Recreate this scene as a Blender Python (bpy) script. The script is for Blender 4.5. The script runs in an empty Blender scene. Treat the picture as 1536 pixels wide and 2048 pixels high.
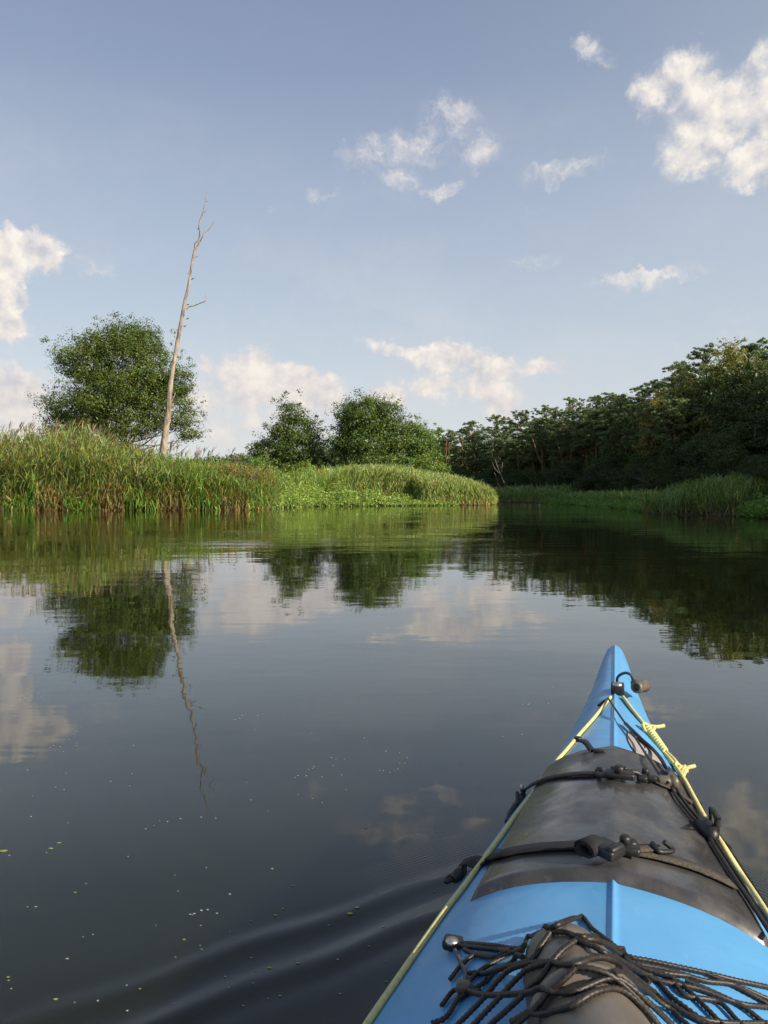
import bpy, bmesh, math, random
import numpy as np
from mathutils import Vector, Matrix
R = math.radians
rng = np.random.default_rng(7)
random.seed(7)
scene = bpy.context.scene
COL = scene.collection
# ------------------------------------------------------------------ camera
H = 0.80
F = 1500.0                       # focal length in photo pixels (1536 x 2048)
HZ = 986.0                       # row of the horizon
PITCH = math.atan((1024 - HZ) / F)
cam = bpy.data.cameras.new("camera")
cam.sensor_fit = 'VERTICAL'
cam.sensor_height = 24.0
cam.lens = 24.0 * F / 2048.0
cam.clip_start = 0.02
cam.clip_end = 5000
camo = bpy.data.objects.new("camera", cam)
COL.objects.link(camo)
camo.location = (0, 0, H)
camo.rotation_euler = (math.pi / 2 - PITCH, 0, 0)
scene.camera = camo
scene.render.resolution_x, scene.render.resolution_y = 768, 1024
scene.view_settings.view_transform = 'Standard'
scene.view_settings.look = 'None'
scene.view_settings.exposure = 0.45
scene.view_settings.gamma = 1.0
cy = scene.cycles
cy.use_denoising = True
cy.max_bounces = 6
cy.diffuse_bounces = 2
cy.glossy_bounces = 3
cy.transmission_bounces = 4
cy.transparent_max_bounces = 6
cy.caustics_reflective = False
cy.caustics_refractive = False

def raydir(px, py):
    x = (px - 768) / F
    z = (1024 - py) / F
    c, s = math.cos(PITCH), math.sin(PITCH)
    return np.array([x, c + z * s, -s + z * c])

# ------------------------------------------------------------------ sun and sky
SUN_AZ, SUN_EL = 124.0, 29.0       # degrees clockwise from the view direction, above the horizon
sd = Vector((math.sin(R(SUN_AZ)) * math.cos(R(SUN_EL)), math.cos(R(SUN_AZ)) * math.cos(R(SUN_EL)), math.sin(R(SUN_EL))))
sl = bpy.data.lights.new("sun", 'SUN')
sl.energy = 5.0
sl.angle = R(0.55)
sl.color = (1.0, 0.88, 0.72)
so = bpy.data.objects.new("sun", sl)
COL.objects.link(so)
so.rotation_euler = sd.to_track_quat('Z', 'Y').to_euler()
so.location = (30, -10, 40)

W = bpy.data.worlds.new("World")
scene.world = W
W.use_nodes = True
nt = W.node_tree
nt.nodes.clear()

class NB:
    """small helper for node graphs"""
    def __init__(s, nt): s.nt = nt
    def n(s, t, **kw):
        nd = s.nt.nodes.new(t)
        for k, v in kw.items(): setattr(nd, k, v)
        return nd
    def put(s, sock, v):
        if isinstance(v, bpy.types.NodeSocket): s.nt.links.new(v, sock)
        else: sock.default_value = v
    def m(s, op, a, b=0.0, c=None, clamp=False):
        nd = s.n('ShaderNodeMath', operation=op, use_clamp=clamp)
        s.put(nd.inputs[0], a); s.put(nd.inputs[1], b)
        if c is not None: s.put(nd.inputs[2], c)
        return nd.outputs[0]
    def vm(s, op, a, b=None):
        nd = s.n('ShaderNodeVectorMath', operation=op)
        s.put(nd.inputs[0], a)
        if b is not None:
            if op == 'SCALE': s.put(nd.inputs[3], b)
            else: s.put(nd.inputs[1], b)
        return nd.outputs['Value'] if op in ('LENGTH', 'DOT_PRODUCT') else nd.outputs[0]
    def mr(s, v, a, b, c=0.0, d=1.0, smooth=True):
        nd = s.n('ShaderNodeMapRange')
        nd.interpolation_type = 'SMOOTHSTEP' if smooth else 'LINEAR'
        s.put(nd.inputs[0], v); s.put(nd.inputs[1], a); s.put(nd.inputs[2], b); s.put(nd.inputs[3], c); s.put(nd.inputs[4], d)
        return nd.outputs[0]
    def noise(s, vec, scale, detail=4.0, rough=0.5, dist=0.0, color=False):
        nd = s.n('ShaderNodeTexNoise')
        if vec is not None: s.put(nd.inputs['Vector'], vec)
        nd.inputs['Scale'].default_value = scale
        nd.inputs['Detail'].default_value = detail
        nd.inputs['Roughness'].default_value = rough
        nd.inputs['Distortion'].default_value = dist
        return nd.outputs['Color'] if color else nd.outputs[0]
    def mix(s, fac, a, b, mode='MIX'):
        nd = s.n('ShaderNodeMix', data_type='RGBA', blend_type=mode)
        s.put(nd.inputs[0], fac); s.put(nd.inputs[6], a); s.put(nd.inputs[7], b)
        return nd.outputs[2]
    def ramp(s, v, stops):
        nd = s.n('ShaderNodeValToRGB')
        s.put(nd.inputs[0], v)
        el = nd.color_ramp.elements
        while len(el) < len(stops): el.new(0.5)
        for e, (p, c) in zip(el, stops): e.position = p; e.color = (*c, 1)
        return nd.outputs[0]

def az_el(px, py):
    d = raydir(px, py); d = d / np.linalg.norm(d)
    return math.degrees(math.atan2(d[0], d[1])), math.degrees(math.asin(d[2]))

g = NB(nt)
sky = g.n('ShaderNodeTexSky', sky_type='NISHITA')
sky.sun_disc = False
sky.sun_elevation = R(SUN_EL)
sky.sun_rotation = R(SUN_AZ)
sky.air_density = 1.0
sky.dust_density = 1.6
sky.ozone_density = 1.0
tc = g.n('ShaderNodeTexCoord')
D = tc.outputs['Generated']
sep = g.n('ShaderNodeSeparateXYZ'); nt.links.new(D, sep.inputs[0])
az = g.m('MULTIPLY', g.m('ARCTAN2', sep.outputs[0], sep.outputs[1]), 180 / math.pi)
el = g.m('MULTIPLY', g.m('ARCSINE', sep.outputs[2]), 180 / math.pi)
comb = g.n('ShaderNodeCombineXYZ'); g.put(comb.inputs[0], az); g.put(comb.inputs[1], el)
P0 = comb.outputs[0]
# warp of the cloud outlines
wn = g.vm('SUBTRACT', g.noise(P0, 0.20, 3, 0.5, color=True), (0.5, 0.5, 0.5))
wn2 = g.vm('SUBTRACT', g.noise(P0, 0.85, 6, 0.62, color=True), (0.5, 0.5, 0.5))
P1 = g.vm('ADD', g.vm('ADD', P0, g.vm('SCALE', wn, 3.0)), g.vm('SCALE', wn2, 2.6))
# blobs: photo x, y, half width, half height, strength, softness(start of fade 0..1)
PUFF = [(55, 490, 80, 44, 1.0, .5), (0, 505, 60, 50, 1.0, .5), (5, 570, 34, 50, 1.0, .4), (8, 640, 34, 50, 1.0, .4), (15, 785, 85, 58, 1.0, .4), (60, 800, 60, 45, .8, .2), (5, 850, 130, 50, .65, .2),
        (560, 770, 100, 44, 1.0, .55), (500, 745, 60, 44, .95, .4), (625, 795, 60, 36, 1.0, .4), (430, 735, 40, 28, .6, .1), (480, 800, 130, 60, .62, .2), (430, 850, 90, 40, .55, .1), (540, 840, 120, 50, .55, .1),
        (770, 797, 46, 26, .95, .5), (400, 800, 50, 44, .75, .2), (640, 850, 60, 50, .5, 0),
        (890, 712, 84, 32, .85, .45), (970, 728, 90, 26, .80, .4), (800, 705, 90, 18, .65, .3), (1075, 735, 50, 22, .72, .4), (950, 772, 90, 34, .82, .45), (870, 765, 70, 20, .75, .4), (1005, 798, 46, 40, .82, .45),
        (1375, 135, 70, 46, .66, .2), (1318, 180, 56, 48, .72, .3), (1400, 195, 76, 56, .80, .3), (1420, 255, 96, 64, .80, .3), (1460, 230, 96, 74, .88, .4), (1390, 300, 72, 56, .80, .3), (1500, 325, 52, 56, .85, .4), (1550, 210, 66, 90, .85, .3), (1536, 120, 34, 40, .55, .1)]
WISP = [(1170, 85, 30, 32, .62, .0), (1200, 120, 34, 20, .5, .0), (895, 250, 64, 44, .75, .0), (745, 312, 66, 38, .75, .0), (790, 350, 64, 30, .65, 0), (835, 290, 84, 40, .62, 0), (970, 302, 50, 34, .78, .1),
        (888, 376, 46, 20, .8, .1), (1110, 340, 80, 24, .7, .0), (1180, 322, 60, 16, .55, 0), (1240, 318, 40, 12, .35, 0), (630, 383, 36, 12, .5, 0), (1070, 404, 44, 14, .35, 0),
        (1065, 520, 70, 20, .42, 0), (1300, 552, 120, 14, .75, .2), (1290, 566, 55, 16, .6, .1), (1430, 672, 130, 16, .4, 0), (1480, 625, 60, 14, .25, 0), (200, 535, 46, 26, .55, 0), (555, 404, 24, 8, .3, 0)]
def field(P, blobs):
    acc = None
    for (x, y, w, h, st, so_) in blobs:
        a, e = az_el(x, y)
        a2, _ = az_el(x + w, y); _, e2 = az_el(x, y - h)
        sx, sy = abs(a2 - a), abs(e2 - e)
        v = g.vm('MULTIPLY', g.vm('SUBTRACT', P, (a, e, 0)), (1 / sx, 1 / sy, 0))
        f = g.mr(g.vm('LENGTH', v), 1.65, so_, 0.0, st)
        acc = f if acc is None else g.m('MAXIMUM', acc, f)
    return acc
fA = field(P1, PUFF)
fB = field(P1, WISP)
# puffy clouds elsewhere in the sky (out of the picture)
n1 = g.noise(P0, 0.42, 9, 0.60)
offp = g.vm('ADD', P0, (0.55, 0.75, 0.0))
n2 = g.noise(offp, 0.42, 6, 0.58)
nw = g.noise(g.vm('MULTIPLY', P1, (0.75, 1.25, 1)), 0.5, 8, 0.68)
dA = g.m('ADD', fA, g.m('MULTIPLY', g.m('SUBTRACT', n1, 0.47), g.mr(fA, 0.0, 0.30, 0.0, 1.7)))
dA = g.m('MULTIPLY', g.mr(dA, 0.12, 0.92), g.mr(fA, 0.0, 0.75, 0.55, 0.98))
dB = g.m('MULTIPLY', g.mr(g.m('MULTIPLY', fB, g.m('ADD', 0.62, g.m('MULTIPLY', g.m('SUBTRACT', nw, 0.45), 4.0))), 0.08, 0.95), 0.78)
outside = g.m('MULTIPLY', g.mr(g.m('ABSOLUTE', az), 30, 42), g.mr(g.noise(P0, 0.06, 6, 0.6), 0.52, 0.68))
outside = g.m('MULTIPLY', outside, 0.8)
veils = g.m('MULTIPLY', g.m('MULTIPLY', g.mr(g.noise(g.vm('MULTIPLY', P1, (0.35, 1.0, 1.0)), 0.11, 5, 0.6), 0.42, 0.72), g.mr(el, 36, 8)), 0.30)
dens = g.m('MAXIMUM', g.m('MAXIMUM', dA, dB), outside)
shade = g.m('ADD', 0.62, g.m('MULTIPLY', g.m('SUBTRACT', n1, n2), 3.2), clamp=True)
shade = g.m('MULTIPLY', shade, g.mr(dens, 0.0, 1.0, 0.75, 1.0))
ccol = g.ramp(shade, [(0.0, (0.43, 0.44, 0.48)), (0.4, (0.55, 0.53, 0.53)), (0.75, (0.64, 0.60, 0.56)), (1.0, (0.71, 0.67, 0.61))])
# low clouds are pinker through the haze
lowc = g.mr(el, 2, 14)
ccol = g.mix(g.m('MULTIPLY', g.m('SUBTRACT', 1.0, lowc), 0.5), ccol, (0.56, 0.495, 0.47, 1))
skyc = g.mix(1.0, sky.outputs[0], (1, 1, 1, 1), 'MULTIPLY')
SKYK = 0.085
skys = g.vm('SCALE', skyc, g.m('MULTIPLY', SKYK, g.mr(az, 5, 40, 1.0, 1.25)))
# thin summer haze veils the blue
hs = g.n('ShaderNodeHueSaturation'); hs.inputs['Saturation'].default_value = 0.85; g.put(hs.inputs['Color'], skys)
hz_c = g.ramp(g.mr(el, 0, 60, smooth=False), [(0.0, (0.60, 0.60, 0.59)), (0.10, (0.54, 0.57, 0.60)), (0.22, (0.42, 0.485, 0.555)), (0.36, (0.325, 0.385, 0.49)), (0.48, (0.23, 0.288, 0.41)), (0.62, (0.185, 0.228, 0.33)), (1.0, (0.15, 0.19, 0.30))])
veil = g.mix(0.74, hs.outputs[0], hz_c)
veil = g.mix(g.mr(az, 2, 34, 0.0, 0.42), veil, g.ramp(g.mr(el, 0, 60, smooth=False), [(0.0, (0.47, 0.50, 0.52)), (0.3, (0.37, 0.42, 0.48)), (0.62, (0.25, 0.285, 0.34)), (1.0, (0.2, 0.23, 0.3))]))
veil = g.mix(veils, veil, (0.56, 0.55, 0.55, 1))
final = g.mix(dens, veil, ccol)
bg = g.n('ShaderNodeBackground'); g.put(bg.inputs[0], final); bg.inputs[1].default_value = 1.0
wo = g.n('ShaderNodeOutputWorld'); nt.links.new(bg.outputs[0], wo.inputs[0])
W.cycles.sampling_method = 'MANUAL'
W.cycles.sample_map_resolution = 256

# ------------------------------------------------------------------ object helpers
def tag(o, label=None, cat=None, group=None, kind=None):
    if label: o['label'] = label
    if cat: o['category'] = cat
    if group: o['group'] = group
    if kind: o['kind'] = kind
    return o
def empty(name, loc=(0, 0, 0), rz=0.0, parent=None):
    o = bpy.data.objects.new(name, None); COL.objects.link(o)
    o.location = loc; o.rotation_euler = (0, 0, rz); o.empty_display_size = 0.2
    if parent: o.parent = parent
    return o
def copy_tree(o, parent=None):
    c = o.copy(); COL.objects.link(c); c.parent = parent
    for ch in list(o.children): copy_tree(ch, c)
    return c

class MB:
    """collects quads / triangles with a colour per vertex and builds ONE mesh object"""
    def __init__(s): s.v, s.f, s.c, s.n, s.t = [], [], [], 0, []
    def add(s, v, f, c=None):
        v = np.asarray(v, float).reshape(-1, 3); f = np.asarray(f, int)
        if c is None: c = np.ones((len(v), 3)) * 0.5
        c = np.asarray(c, float)
        if c.ndim == 1: c = np.tile(c, (len(v), 1))
        (s.f if f.shape[1] == 4 else s.t).append(f + s.n); s.v.append(v); s.c.append(c); s.n += len(v)
    def build(s, name, mat, parent=None, smooth=False, color=False, loc=None):
        v = np.concatenate(s.v)
        q = np.concatenate(s.f) if s.f else np.zeros((0, 4), int)
        t = np.concatenate(s.t) if s.t else np.zeros((0, 3), int)
        me = bpy.data.meshes.new(name)
        me.vertices.add(len(v)); me.vertices.foreach_set('co', v.ravel())
        nl = q.size + t.size
        me.loops.add(nl); me.loops.foreach_set('vertex_index', np.concatenate([q.ravel(), t.ravel()]))
        me.polygons.add(len(q) + len(t))
        st = np.concatenate([np.arange(len(q)) * 4, q.size + np.arange(len(t)) * 3])
        me.polygons.foreach_set('loop_start', st.astype(np.int32))
        me.update(calc_edges=True)
        if smooth: me.polygons.foreach_set('use_smooth', np.ones(len(me.polygons), bool))
        if color:
            a = me.color_attributes.new('Col', 'FLOAT_COLOR', 'POINT')
            c = np.concatenate(s.c); a.data.foreach_set('color', np.hstack([c, np.ones((len(c), 1))]).ravel())
        me.validate()
        me.materials.append(mat)
        o = bpy.data.objects.new(name, me); COL.objects.link(o)
        if parent: o.parent = parent
        if loc is not None: o.location = loc
        return o

def smoothpath(pts, step=None, n=None):
    """Catmull-Rom through pts, resampled"""
    p = np.asarray(pts, float)
    if len(p) == 2:
        L = np.linalg.norm(p[1] - p[0]); k = n or max(2, int(L / step) + 1)
        return p[0] + (p[1] - p[0]) * np.linspace(0, 1, k)[:, None]
    q = np.vstack([2 * p[0] - p[1], p, 2 * p[-1] - p[-2]])
    out = []
    for i in range(1, len(q) - 2):
        t = np.linspace(0, 1, 12, endpoint=False)[:, None]
        a, b, c, d = q[i - 1], q[i], q[i + 1], q[i + 2]
        out.append(0.5 * ((2 * b) + (-a + c) * t + (2 * a - 5 * b + 4 * c - d) * t ** 2 + (-a + 3 * b - 3 * c + d) * t ** 3))
    out.append(p[-1:]); o = np.vstack(out)
    dl = np.linalg.norm(np.diff(o, axis=0), axis=1); s = np.concatenate([[0], np.cumsum(dl)])
    k = n or max(3, int(s[-1] / step) + 1)
    ss = np.linspace(0, s[-1], k)
    return np.stack([np.interp(ss, s, o[:, j]) for j in range(3)], 1)

def frames(p):
    t = np.gradient(p, axis=0); t /= np.linalg.norm(t, axis=1)[:, None] + 1e-12
    u = np.zeros_like(p)
    a = np.array([0, 0, 1.0]) if abs(t[0][2]) < 0.9 else np.array([1.0, 0, 0])
    v = a - t[0] * a.dot(t[0]); v /= np.linalg.norm(v)
    for i in range(len(p)):
        v = v - t[i] * v.dot(t[i]); v /= np.linalg.norm(v) + 1e-12; u[i] = v
    return t, u, np.cross(t, u)

def tube(mb, p, r, sides=8, color=None, braid=None, cap=True):
    p = np.asarray(p, float); n = len(p)
    r = np.broadcast_to(np.asarray(r, float), (n,)).copy()
    t, u, w = frames(p)
    th = np.linspace(0, 2 * np.pi, sides, endpoint=False)
    rr = r[:, None] * np.ones((1, sides))
    if braid:
        dl = np.concatenate([[0], np.cumsum(np.linalg.norm(np.diff(p, axis=0), axis=1))])
        rr = rr * (1 + 0.16 * np.sin(dl[:, None] * 2 * np.pi / braid + 2 * th[None]) * 1.0 + 0.10 * np.sin(dl[:, None] * 2 * np.pi / braid - 2 * th[None]))
    v = p[:, None] + rr[..., None] * (np.cos(th)[None, :, None] * u[:, None] + np.sin(th)[None, :, None] * w[:, None])
    i = np.arange(n - 1)[:, None] * sides; j = np.arange(sides)[None]; j2 = (j + 1) % sides
    f = np.stack([i + j, i + j2, i + sides + j2, i + sides + j], -1).reshape(-1, 4)
    mb.add(v.reshape(-1, 3), f, color)
    if cap:
        for k, pt in ((0, p[0]), (n - 1, p[-1])):
            vv = np.vstack([v[k], pt[None]])
            ff = np.array([[a, (a + 1) % sides, sides] for a in range(sides)])
            if k == 0: ff = ff[:, ::-1]
            mb.add(vv, ff, color if color is None or np.ndim(color) == 1 else None)

def ribbon(mb, p, side, w, th, up):
    """flat strap: centre path p, half-width direction side (n,3) or (3,), thickness along up"""
    p = np.asarray(p, float); n = len(p)
    side = np.broadcast_to(np.asarray(side, float), (n, 3)); up = np.broadcast_to(np.asarray(up, float), (n, 3))
    a = side * (w / 2); b = up * (th / 2)
    ring = np.stack([p - a - b, p + a - b, p + a + b, p - a + b], 1)
    i = np.arange(n - 1)[:, None] * 4; j = np.arange(4)[None]; j2 = (j + 1) % 4
    f = np.stack([i + j, i + j2, i + 4 + j2, i + 4 + j], -1).reshape(-1, 4)
    mb.add(ring.reshape(-1, 3), f)
    mb.add(ring[0], [[3, 2, 1, 0]]); mb.add(ring[-1], [[0, 1, 2, 3]])

def rbox(mb, c, ax, size, bev=0.003, seg=2):
    """bevelled box; ax = 3 unit axes"""
    bm = bmesh.new(); bmesh.ops.create_cube(bm, size=1.0)
    for v in bm.verts: v.co = Vector((v.co.x * size[0], v.co.y * size[1], v.co.z * size[2]))
    bmesh.ops.bevel(bm, geom=bm.edges[:], offset=bev, segments=seg, affect='EDGES', profile=0.5)
    bmesh.ops.triangulate(bm, faces=bm.faces[:])
    v = np.array([x.co[:] for x in bm.verts]); f = np.array([[l.vert.index for l in fc.loops] for fc in bm.faces]); bm.free()
    ax = np.asarray(ax, float)
    mb.add(v @ ax + np.asarray(c), f)

def lathe(mb, p0, axis, prof, sides=32, squash=None):
    """prof: (distance along axis, radius)"""
    axis = np.asarray(axis, float); axis /= np.linalg.norm(axis)
    a = np.array([0, 0, 1.0]) if abs(axis[2]) < .95 else np.array([0, 1.0, 0]); s1 = np.cross(axis, a); s1 /= np.linalg.norm(s1); s2 = np.cross(s1, axis)
    th = np.linspace(0, 2 * np.pi, sides, endpoint=False)
    P = np.array(prof, float)
    v = np.asarray(p0)[None, None] + P[:, 0][:, None, None] * axis + P[:, 1][:, None, None] * (np.cos(th)[None, :, None] * s1 + np.sin(th)[None, :, None] * s2)
    n = len(P); i = np.arange(n - 1)[:, None] * sides; j = np.arange(sides)[None]; j2 = (j + 1) % sides
    f = np.stack([i + j, i + j2, i + sides + j2, i + sides + j], -1).reshape(-1, 4)
    mb.add(v.reshape(-1, 3), f)

# ------------------------------------------------------------------ materials
def mat(name):
    m = bpy.data.materials.new(name); m.use_nodes = True
    t = m.node_tree; t.nodes.clear(); b = NB(t)
    out = b.n('ShaderNodeOutputMaterial')
    return m, b, out
def pbr(name, color, rough=0.5, spec=0.5, metal=0.0, coat=0.0, bump=None, var=None, vscale=8.0, rvar=0.0):
    """bump=(scale,height); var = second colour mixed in by noise"""
    m, b, out = mat(name)
    p = b.n('ShaderNodeBsdfPrincipled')
    p.inputs['Roughness'].default_value = rough; p.inputs['Metallic'].default_value = metal
    p.inputs['Specular IOR Level'].default_value = spec; p.inputs['Coat Weight'].default_value = coat
    co = b.n('ShaderNodeTexCoord').outputs['Object']
    if var:
        f = b.mr(b.noise(co, vscale, 6, 0.6), 0.40, 0.66)
        b.put(p.inputs['Base Color'], b.mix(f, (*color, 1), (*var, 1)))
        if rvar: b.put(p.inputs['Roughness'], b.mr(b.noise(co, vscale * 1.7, 5, 0.6), 0.3, 0.7, rough - rvar, rough + rvar))
    else: p.inputs['Base Color'].default_value = (*color, 1)
    if bump:
        bn = b.n('ShaderNodeBump'); bn.inputs['Distance'].default_value = bump[1]
        b.put(bn.inputs['Height'], b.noise(co, bump[0], 4, 0.6)); b.put(p.inputs['Normal'], bn.outputs[0])
    b.put(out.inputs[0], p.outputs[0])
    return m
def foliage(name, trans=0.35, gloss=0.06, tint=(1, 1, 1), tcol=(1.25, 1.2, 0.45)):
    m, b, out = mat(name)
    vc = b.n('ShaderNodeVertexColor'); vc.layer_name = 'Col'
    c = b.mix(1.0, vc.outputs[0], (*tint, 1), 'MULTIPLY')
    d = b.n('ShaderNodeBsdfDiffuse'); b.put(d.inputs[0], c)
    t = b.n('ShaderNodeBsdfTranslucent'); b.put(t.inputs[0], b.mix(1.0, c, (*tcol, 1), 'MULTIPLY'))
    mx = b.n('ShaderNodeMixShader'); mx.inputs[0].default_value = trans
    b.put(mx.inputs[1], d.outputs[0]); b.put(mx.inputs[2], t.outputs[0])
    gl = b.n('ShaderNodeBsdfGlossy'); gl.inputs['Roughness'].default_value = 0.45; gl.inputs[0].default_value = (1, 1, 1, 1)
    m2 = b.n('ShaderNodeMixShader'); m2.inputs[0].default_value = gloss
    b.put(m2.inputs[1], mx.outputs[0]); b.put(m2.inputs[2], gl.outputs[0])
    b.put(out.inputs[0], m2.outputs[0])
    return m
M_leaf = foliage('tree_leaves', 0.34, 0.025, tint=(1.55, 1.42, 1.35))
M_needle = foliage('pine_needles', 0.15, 0.015, tint=(1.9, 1.75, 1.7))
M_reed = foliage('reed_blades', 0.36, 0.03, tint=(1.68, 1.62, 1.5))
def bark(name, c1, c2, sc=6.0):
    m, b, out = mat(name)
    co = b.n('ShaderNodeTexCoord').outputs['Object']
    v = b.vm('MULTIPLY', co, (1, 1, 0.25))
    f = b.mr(b.noise(v, sc, 6, 0.7), 0.38, 0.62)
    p = b.n('ShaderNodeBsdfPrincipled'); p.inputs['Roughness'].default_value = 0.85
    p.inputs['Specular IOR Level'].default_value = 0.2
    b.put(p.inputs['Base Color'], b.mix(f, (*c1, 1), (*c2, 1)))
    bn = b.n('ShaderNodeBump'); bn.inputs['Distance'].default_value = 0.03
    b.put(bn.inputs['Height'], b.noise(v, sc * 2, 5, 0.7)); b.put(p.inputs['Normal'], bn.outputs[0])
    b.put(out.inputs[0], p.outputs[0]); return m
M_bark = bark('grey_bark', (0.07, 0.055, 0.04), (0.13, 0.11, 0.085))
M_pine = bark('pine_bark', (0.13, 0.075, 0.045), (0.25, 0.13, 0.075), 4)
M_dead = bark('bleached_dead_wood', (0.15, 0.115, 0.08), (0.46, 0.385, 0.30), 2.8)
M_pale = bark('pale_dead_wood', (0.09, 0.08, 0.065), (0.18, 0.16, 0.13), 3)

# kayak in its own frame: u forward, v right
KA = math.atan((1232 - 768) / F)
KU = np.array([math.sin(KA), math.cos(KA), 0.0]); KV = np.array([math.cos(KA), -math.sin(KA), 0.0]); KZ = np.array([0, 0, 1.0])
def K(u, v, z): return np.multiply.outer(np.asarray(u, float), KU) + np.multiply.outer(np.asarray(v, float), KV) + np.multiply.outer(np.asarray(z, float), KZ)

# ------------------------------------------------------------------ land and shore
LEFT = [(-260, 26), (-60, 31), (-18, 34.2), (-9, 34.6), (-6.4, 35.2), (-5.6, 39), (-4, 44.5), (0, 46.5), (3.5, 47.6), (6.9, 49.6), (7.7, 52), (6.0, 58), (2.5, 72), (-12, 96), (-40, 110), (-260, 150)]
RIGHT = [(17, -260), (15.5, 0), (13.6, 18), (11.9, 23.2), (12.2, 25.6), (10.6, 27.5), (10.5, 30), (12.2, 36), (12.4, 43), (13.0, 50), (12.6, 57), (10.0, 66), (8.5, 78), (3, 92), (-12, 112), (-40, 126), (-260, 170), (-900, 400), (-900, 1500), (1200, 1500), (1200, -260)]
def sdist(poly, X, Y):
    """signed distance, positive inside"""
    p = np.array(poly, float); q = np.roll(p, -1, 0)
    best = np.full(X.shape, 1e9); inside = np.zeros(X.shape, bool)
    for (ax, ay), (bx, by) in zip(p, q):
        dx, dy = bx - ax, by - ay
        t = np.clip(((X - ax) * dx + (Y - ay) * dy) / (dx * dx + dy * dy + 1e-9), 0, 1)
        best = np.minimum(best, np.hypot(X - ax - t * dx, Y - ay - t * dy))
        cr = ((ay > Y) != (by > Y)) & (X < (bx - ax) * (Y - ay) / (by - ay + 1e-12) + ax)
        inside ^= cr
    return np.where(inside, best, -best)
def land_h(X, Y):
    d = np.maximum(sdist(LEFT, X, Y), sdist(RIGHT, X, Y))
    return np.where(d > 0, 0.02 + 0.35 * (1 - np.exp(-d / 3.0)) + 0.08 * np.sin(X * 0.7) * np.sin(Y * 0.5) * np.clip(d / 6, 0, 1), np.clip(d * 0.35, -1.5, 0) - 0.02)
def grid(xs, ys, zf):
    X, Y = np.meshgrid(xs, ys); Z = zf(X, Y)
    v = np.stack([X, Y, Z], -1).reshape(-1, 3); nx, ny = len(xs), len(ys)
    i = np.arange(ny - 1)[:, None] * nx; j = np.arange(nx - 1)[None]
    f = np.stack([i + j, i + j + 1, i + nx + j + 1, i + nx + j], -1).reshape(-1, 4)
    return v, f
def axis_coords(lo, hi, step, far_lo, far_hi, grow=1.18, first=None):
    c = list(np.arange(lo, hi + step / 2, step)); s = step
    x = c[-1]
    while x < far_hi: s *= grow; x += s; c.append(x)
    s = step; x = c[0]; pre = []
    while x > far_lo: s *= grow; x -= s; pre.append(x)
    return np.array(pre[::-1] + c)
m, b, out = mat('bank_soil')
co = b.n('ShaderNodeTexCoord').outputs['Object']
p = b.n('ShaderNodeBsdfPrincipled'); p.inputs['Roughness'].default_value = 0.95
b.put(p.inputs['Base Color'], b.ramp(b.noise(co, 0.8, 6, 0.65), [(0.3, (0.030, 0.024, 0.014)), (0.55, (0.035, 0.055, 0.016)), (0.75, (0.055, 0.085, 0.022))]))
b.put(out.inputs[0], p.outputs[0]); M_soil = m
mb = MB(); mb.add(*grid(axis_coords(-40, 40, 0.7, -900, 1100, 1.2), axis_coords(14, 100, 0.7, -250, 1400, 1.2), land_h))
tag(mb.build('ground', M_soil, smooth=True), kind='structure')

# ------------------------------------------------------------------ water
def wake(X, Y):
    u = X * KU[0] + Y * KU[1]; v = X * KV[0] + Y * KV[1]; a = np.abs(v)
    ph = u + 1.15 * a + .10 * np.clip(a - .3, 0, 1) ** 2 + .016 * np.sin(a * 8 + u * 3) + .009 * np.sin(a * 19 - u * 7 + 1)
    env = (np.exp(-((ph - 1.745) / 0.085) ** 2) + .75 * np.exp(-((ph - 1.90) / 0.06) ** 2)) * np.exp(-a / 1.0) * np.clip((1.05 - a) / .45, 0, 1) * (1 + .35 * np.sin(a * 9 + 1) + .2 * np.sin(u * 13 - a * 5)) * np.clip((a - 0.02) / 0.1, 0, 1)
    z = 0.0048 * env * np.cos((ph - 1.745) * 2 * np.pi / 0.165)
    z += 0.0008 * np.exp(-((ph - 1.2) / 0.35) ** 2) * np.exp(-a / 1.3) * np.cos((ph - 1.2) * 2 * np.pi / 0.24)
    z += 0.00035 * env * np.sin((ph + .5 * a) * 2 * np.pi / 0.06 + 3 * np.sin(a * 11))
    z += 0.0010 * np.sin(X * 2.1 + Y * 3.3) * np.sin(Y * 2.0 - X * 1.1 + 1.0) * np.exp(-(np.hypot(X, Y) / 9) ** 2)
    return z
m, b, out = mat('river_water')
co = b.n('ShaderNodeTexCoord').outputs['Object']
# capillary ripples ahead of the bow wave
u_ = b.vm('DOT_PRODUCT', co, tuple(KU)); v_ = b.m('ABSOLUTE', b.vm('DOT_PRODUCT', co, tuple(KV)))
wob = b.m('MULTIPLY', b.m('SUBTRACT', b.noise(co, 3.0, 2, 0.5), 0.5), 0.10)
ph = b.m('ADD', b.m('ADD', u_, b.m('MULTIPLY', v_, 1.02)), wob)
cap = b.m('SINE', b.m('MULTIPLY', ph, 2 * math.pi / 0.0135))
env = b.m('MULTIPLY', b.mr(ph, 1.84, 1.93), b.mr(ph, 2.14, 1.98))
env = b.m('MULTIPLY', env, b.mr(v_, 0.78, 0.25))
env = b.m('MULTIPLY', env, b.mr(b.noise(co, 5.0, 2, 0.5), 0.38, 0.62, 0.05, 1.0))
hcap = b.m('MULTIPLY', b.m('MULTIPLY', cap, env), 0.00012)
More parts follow.
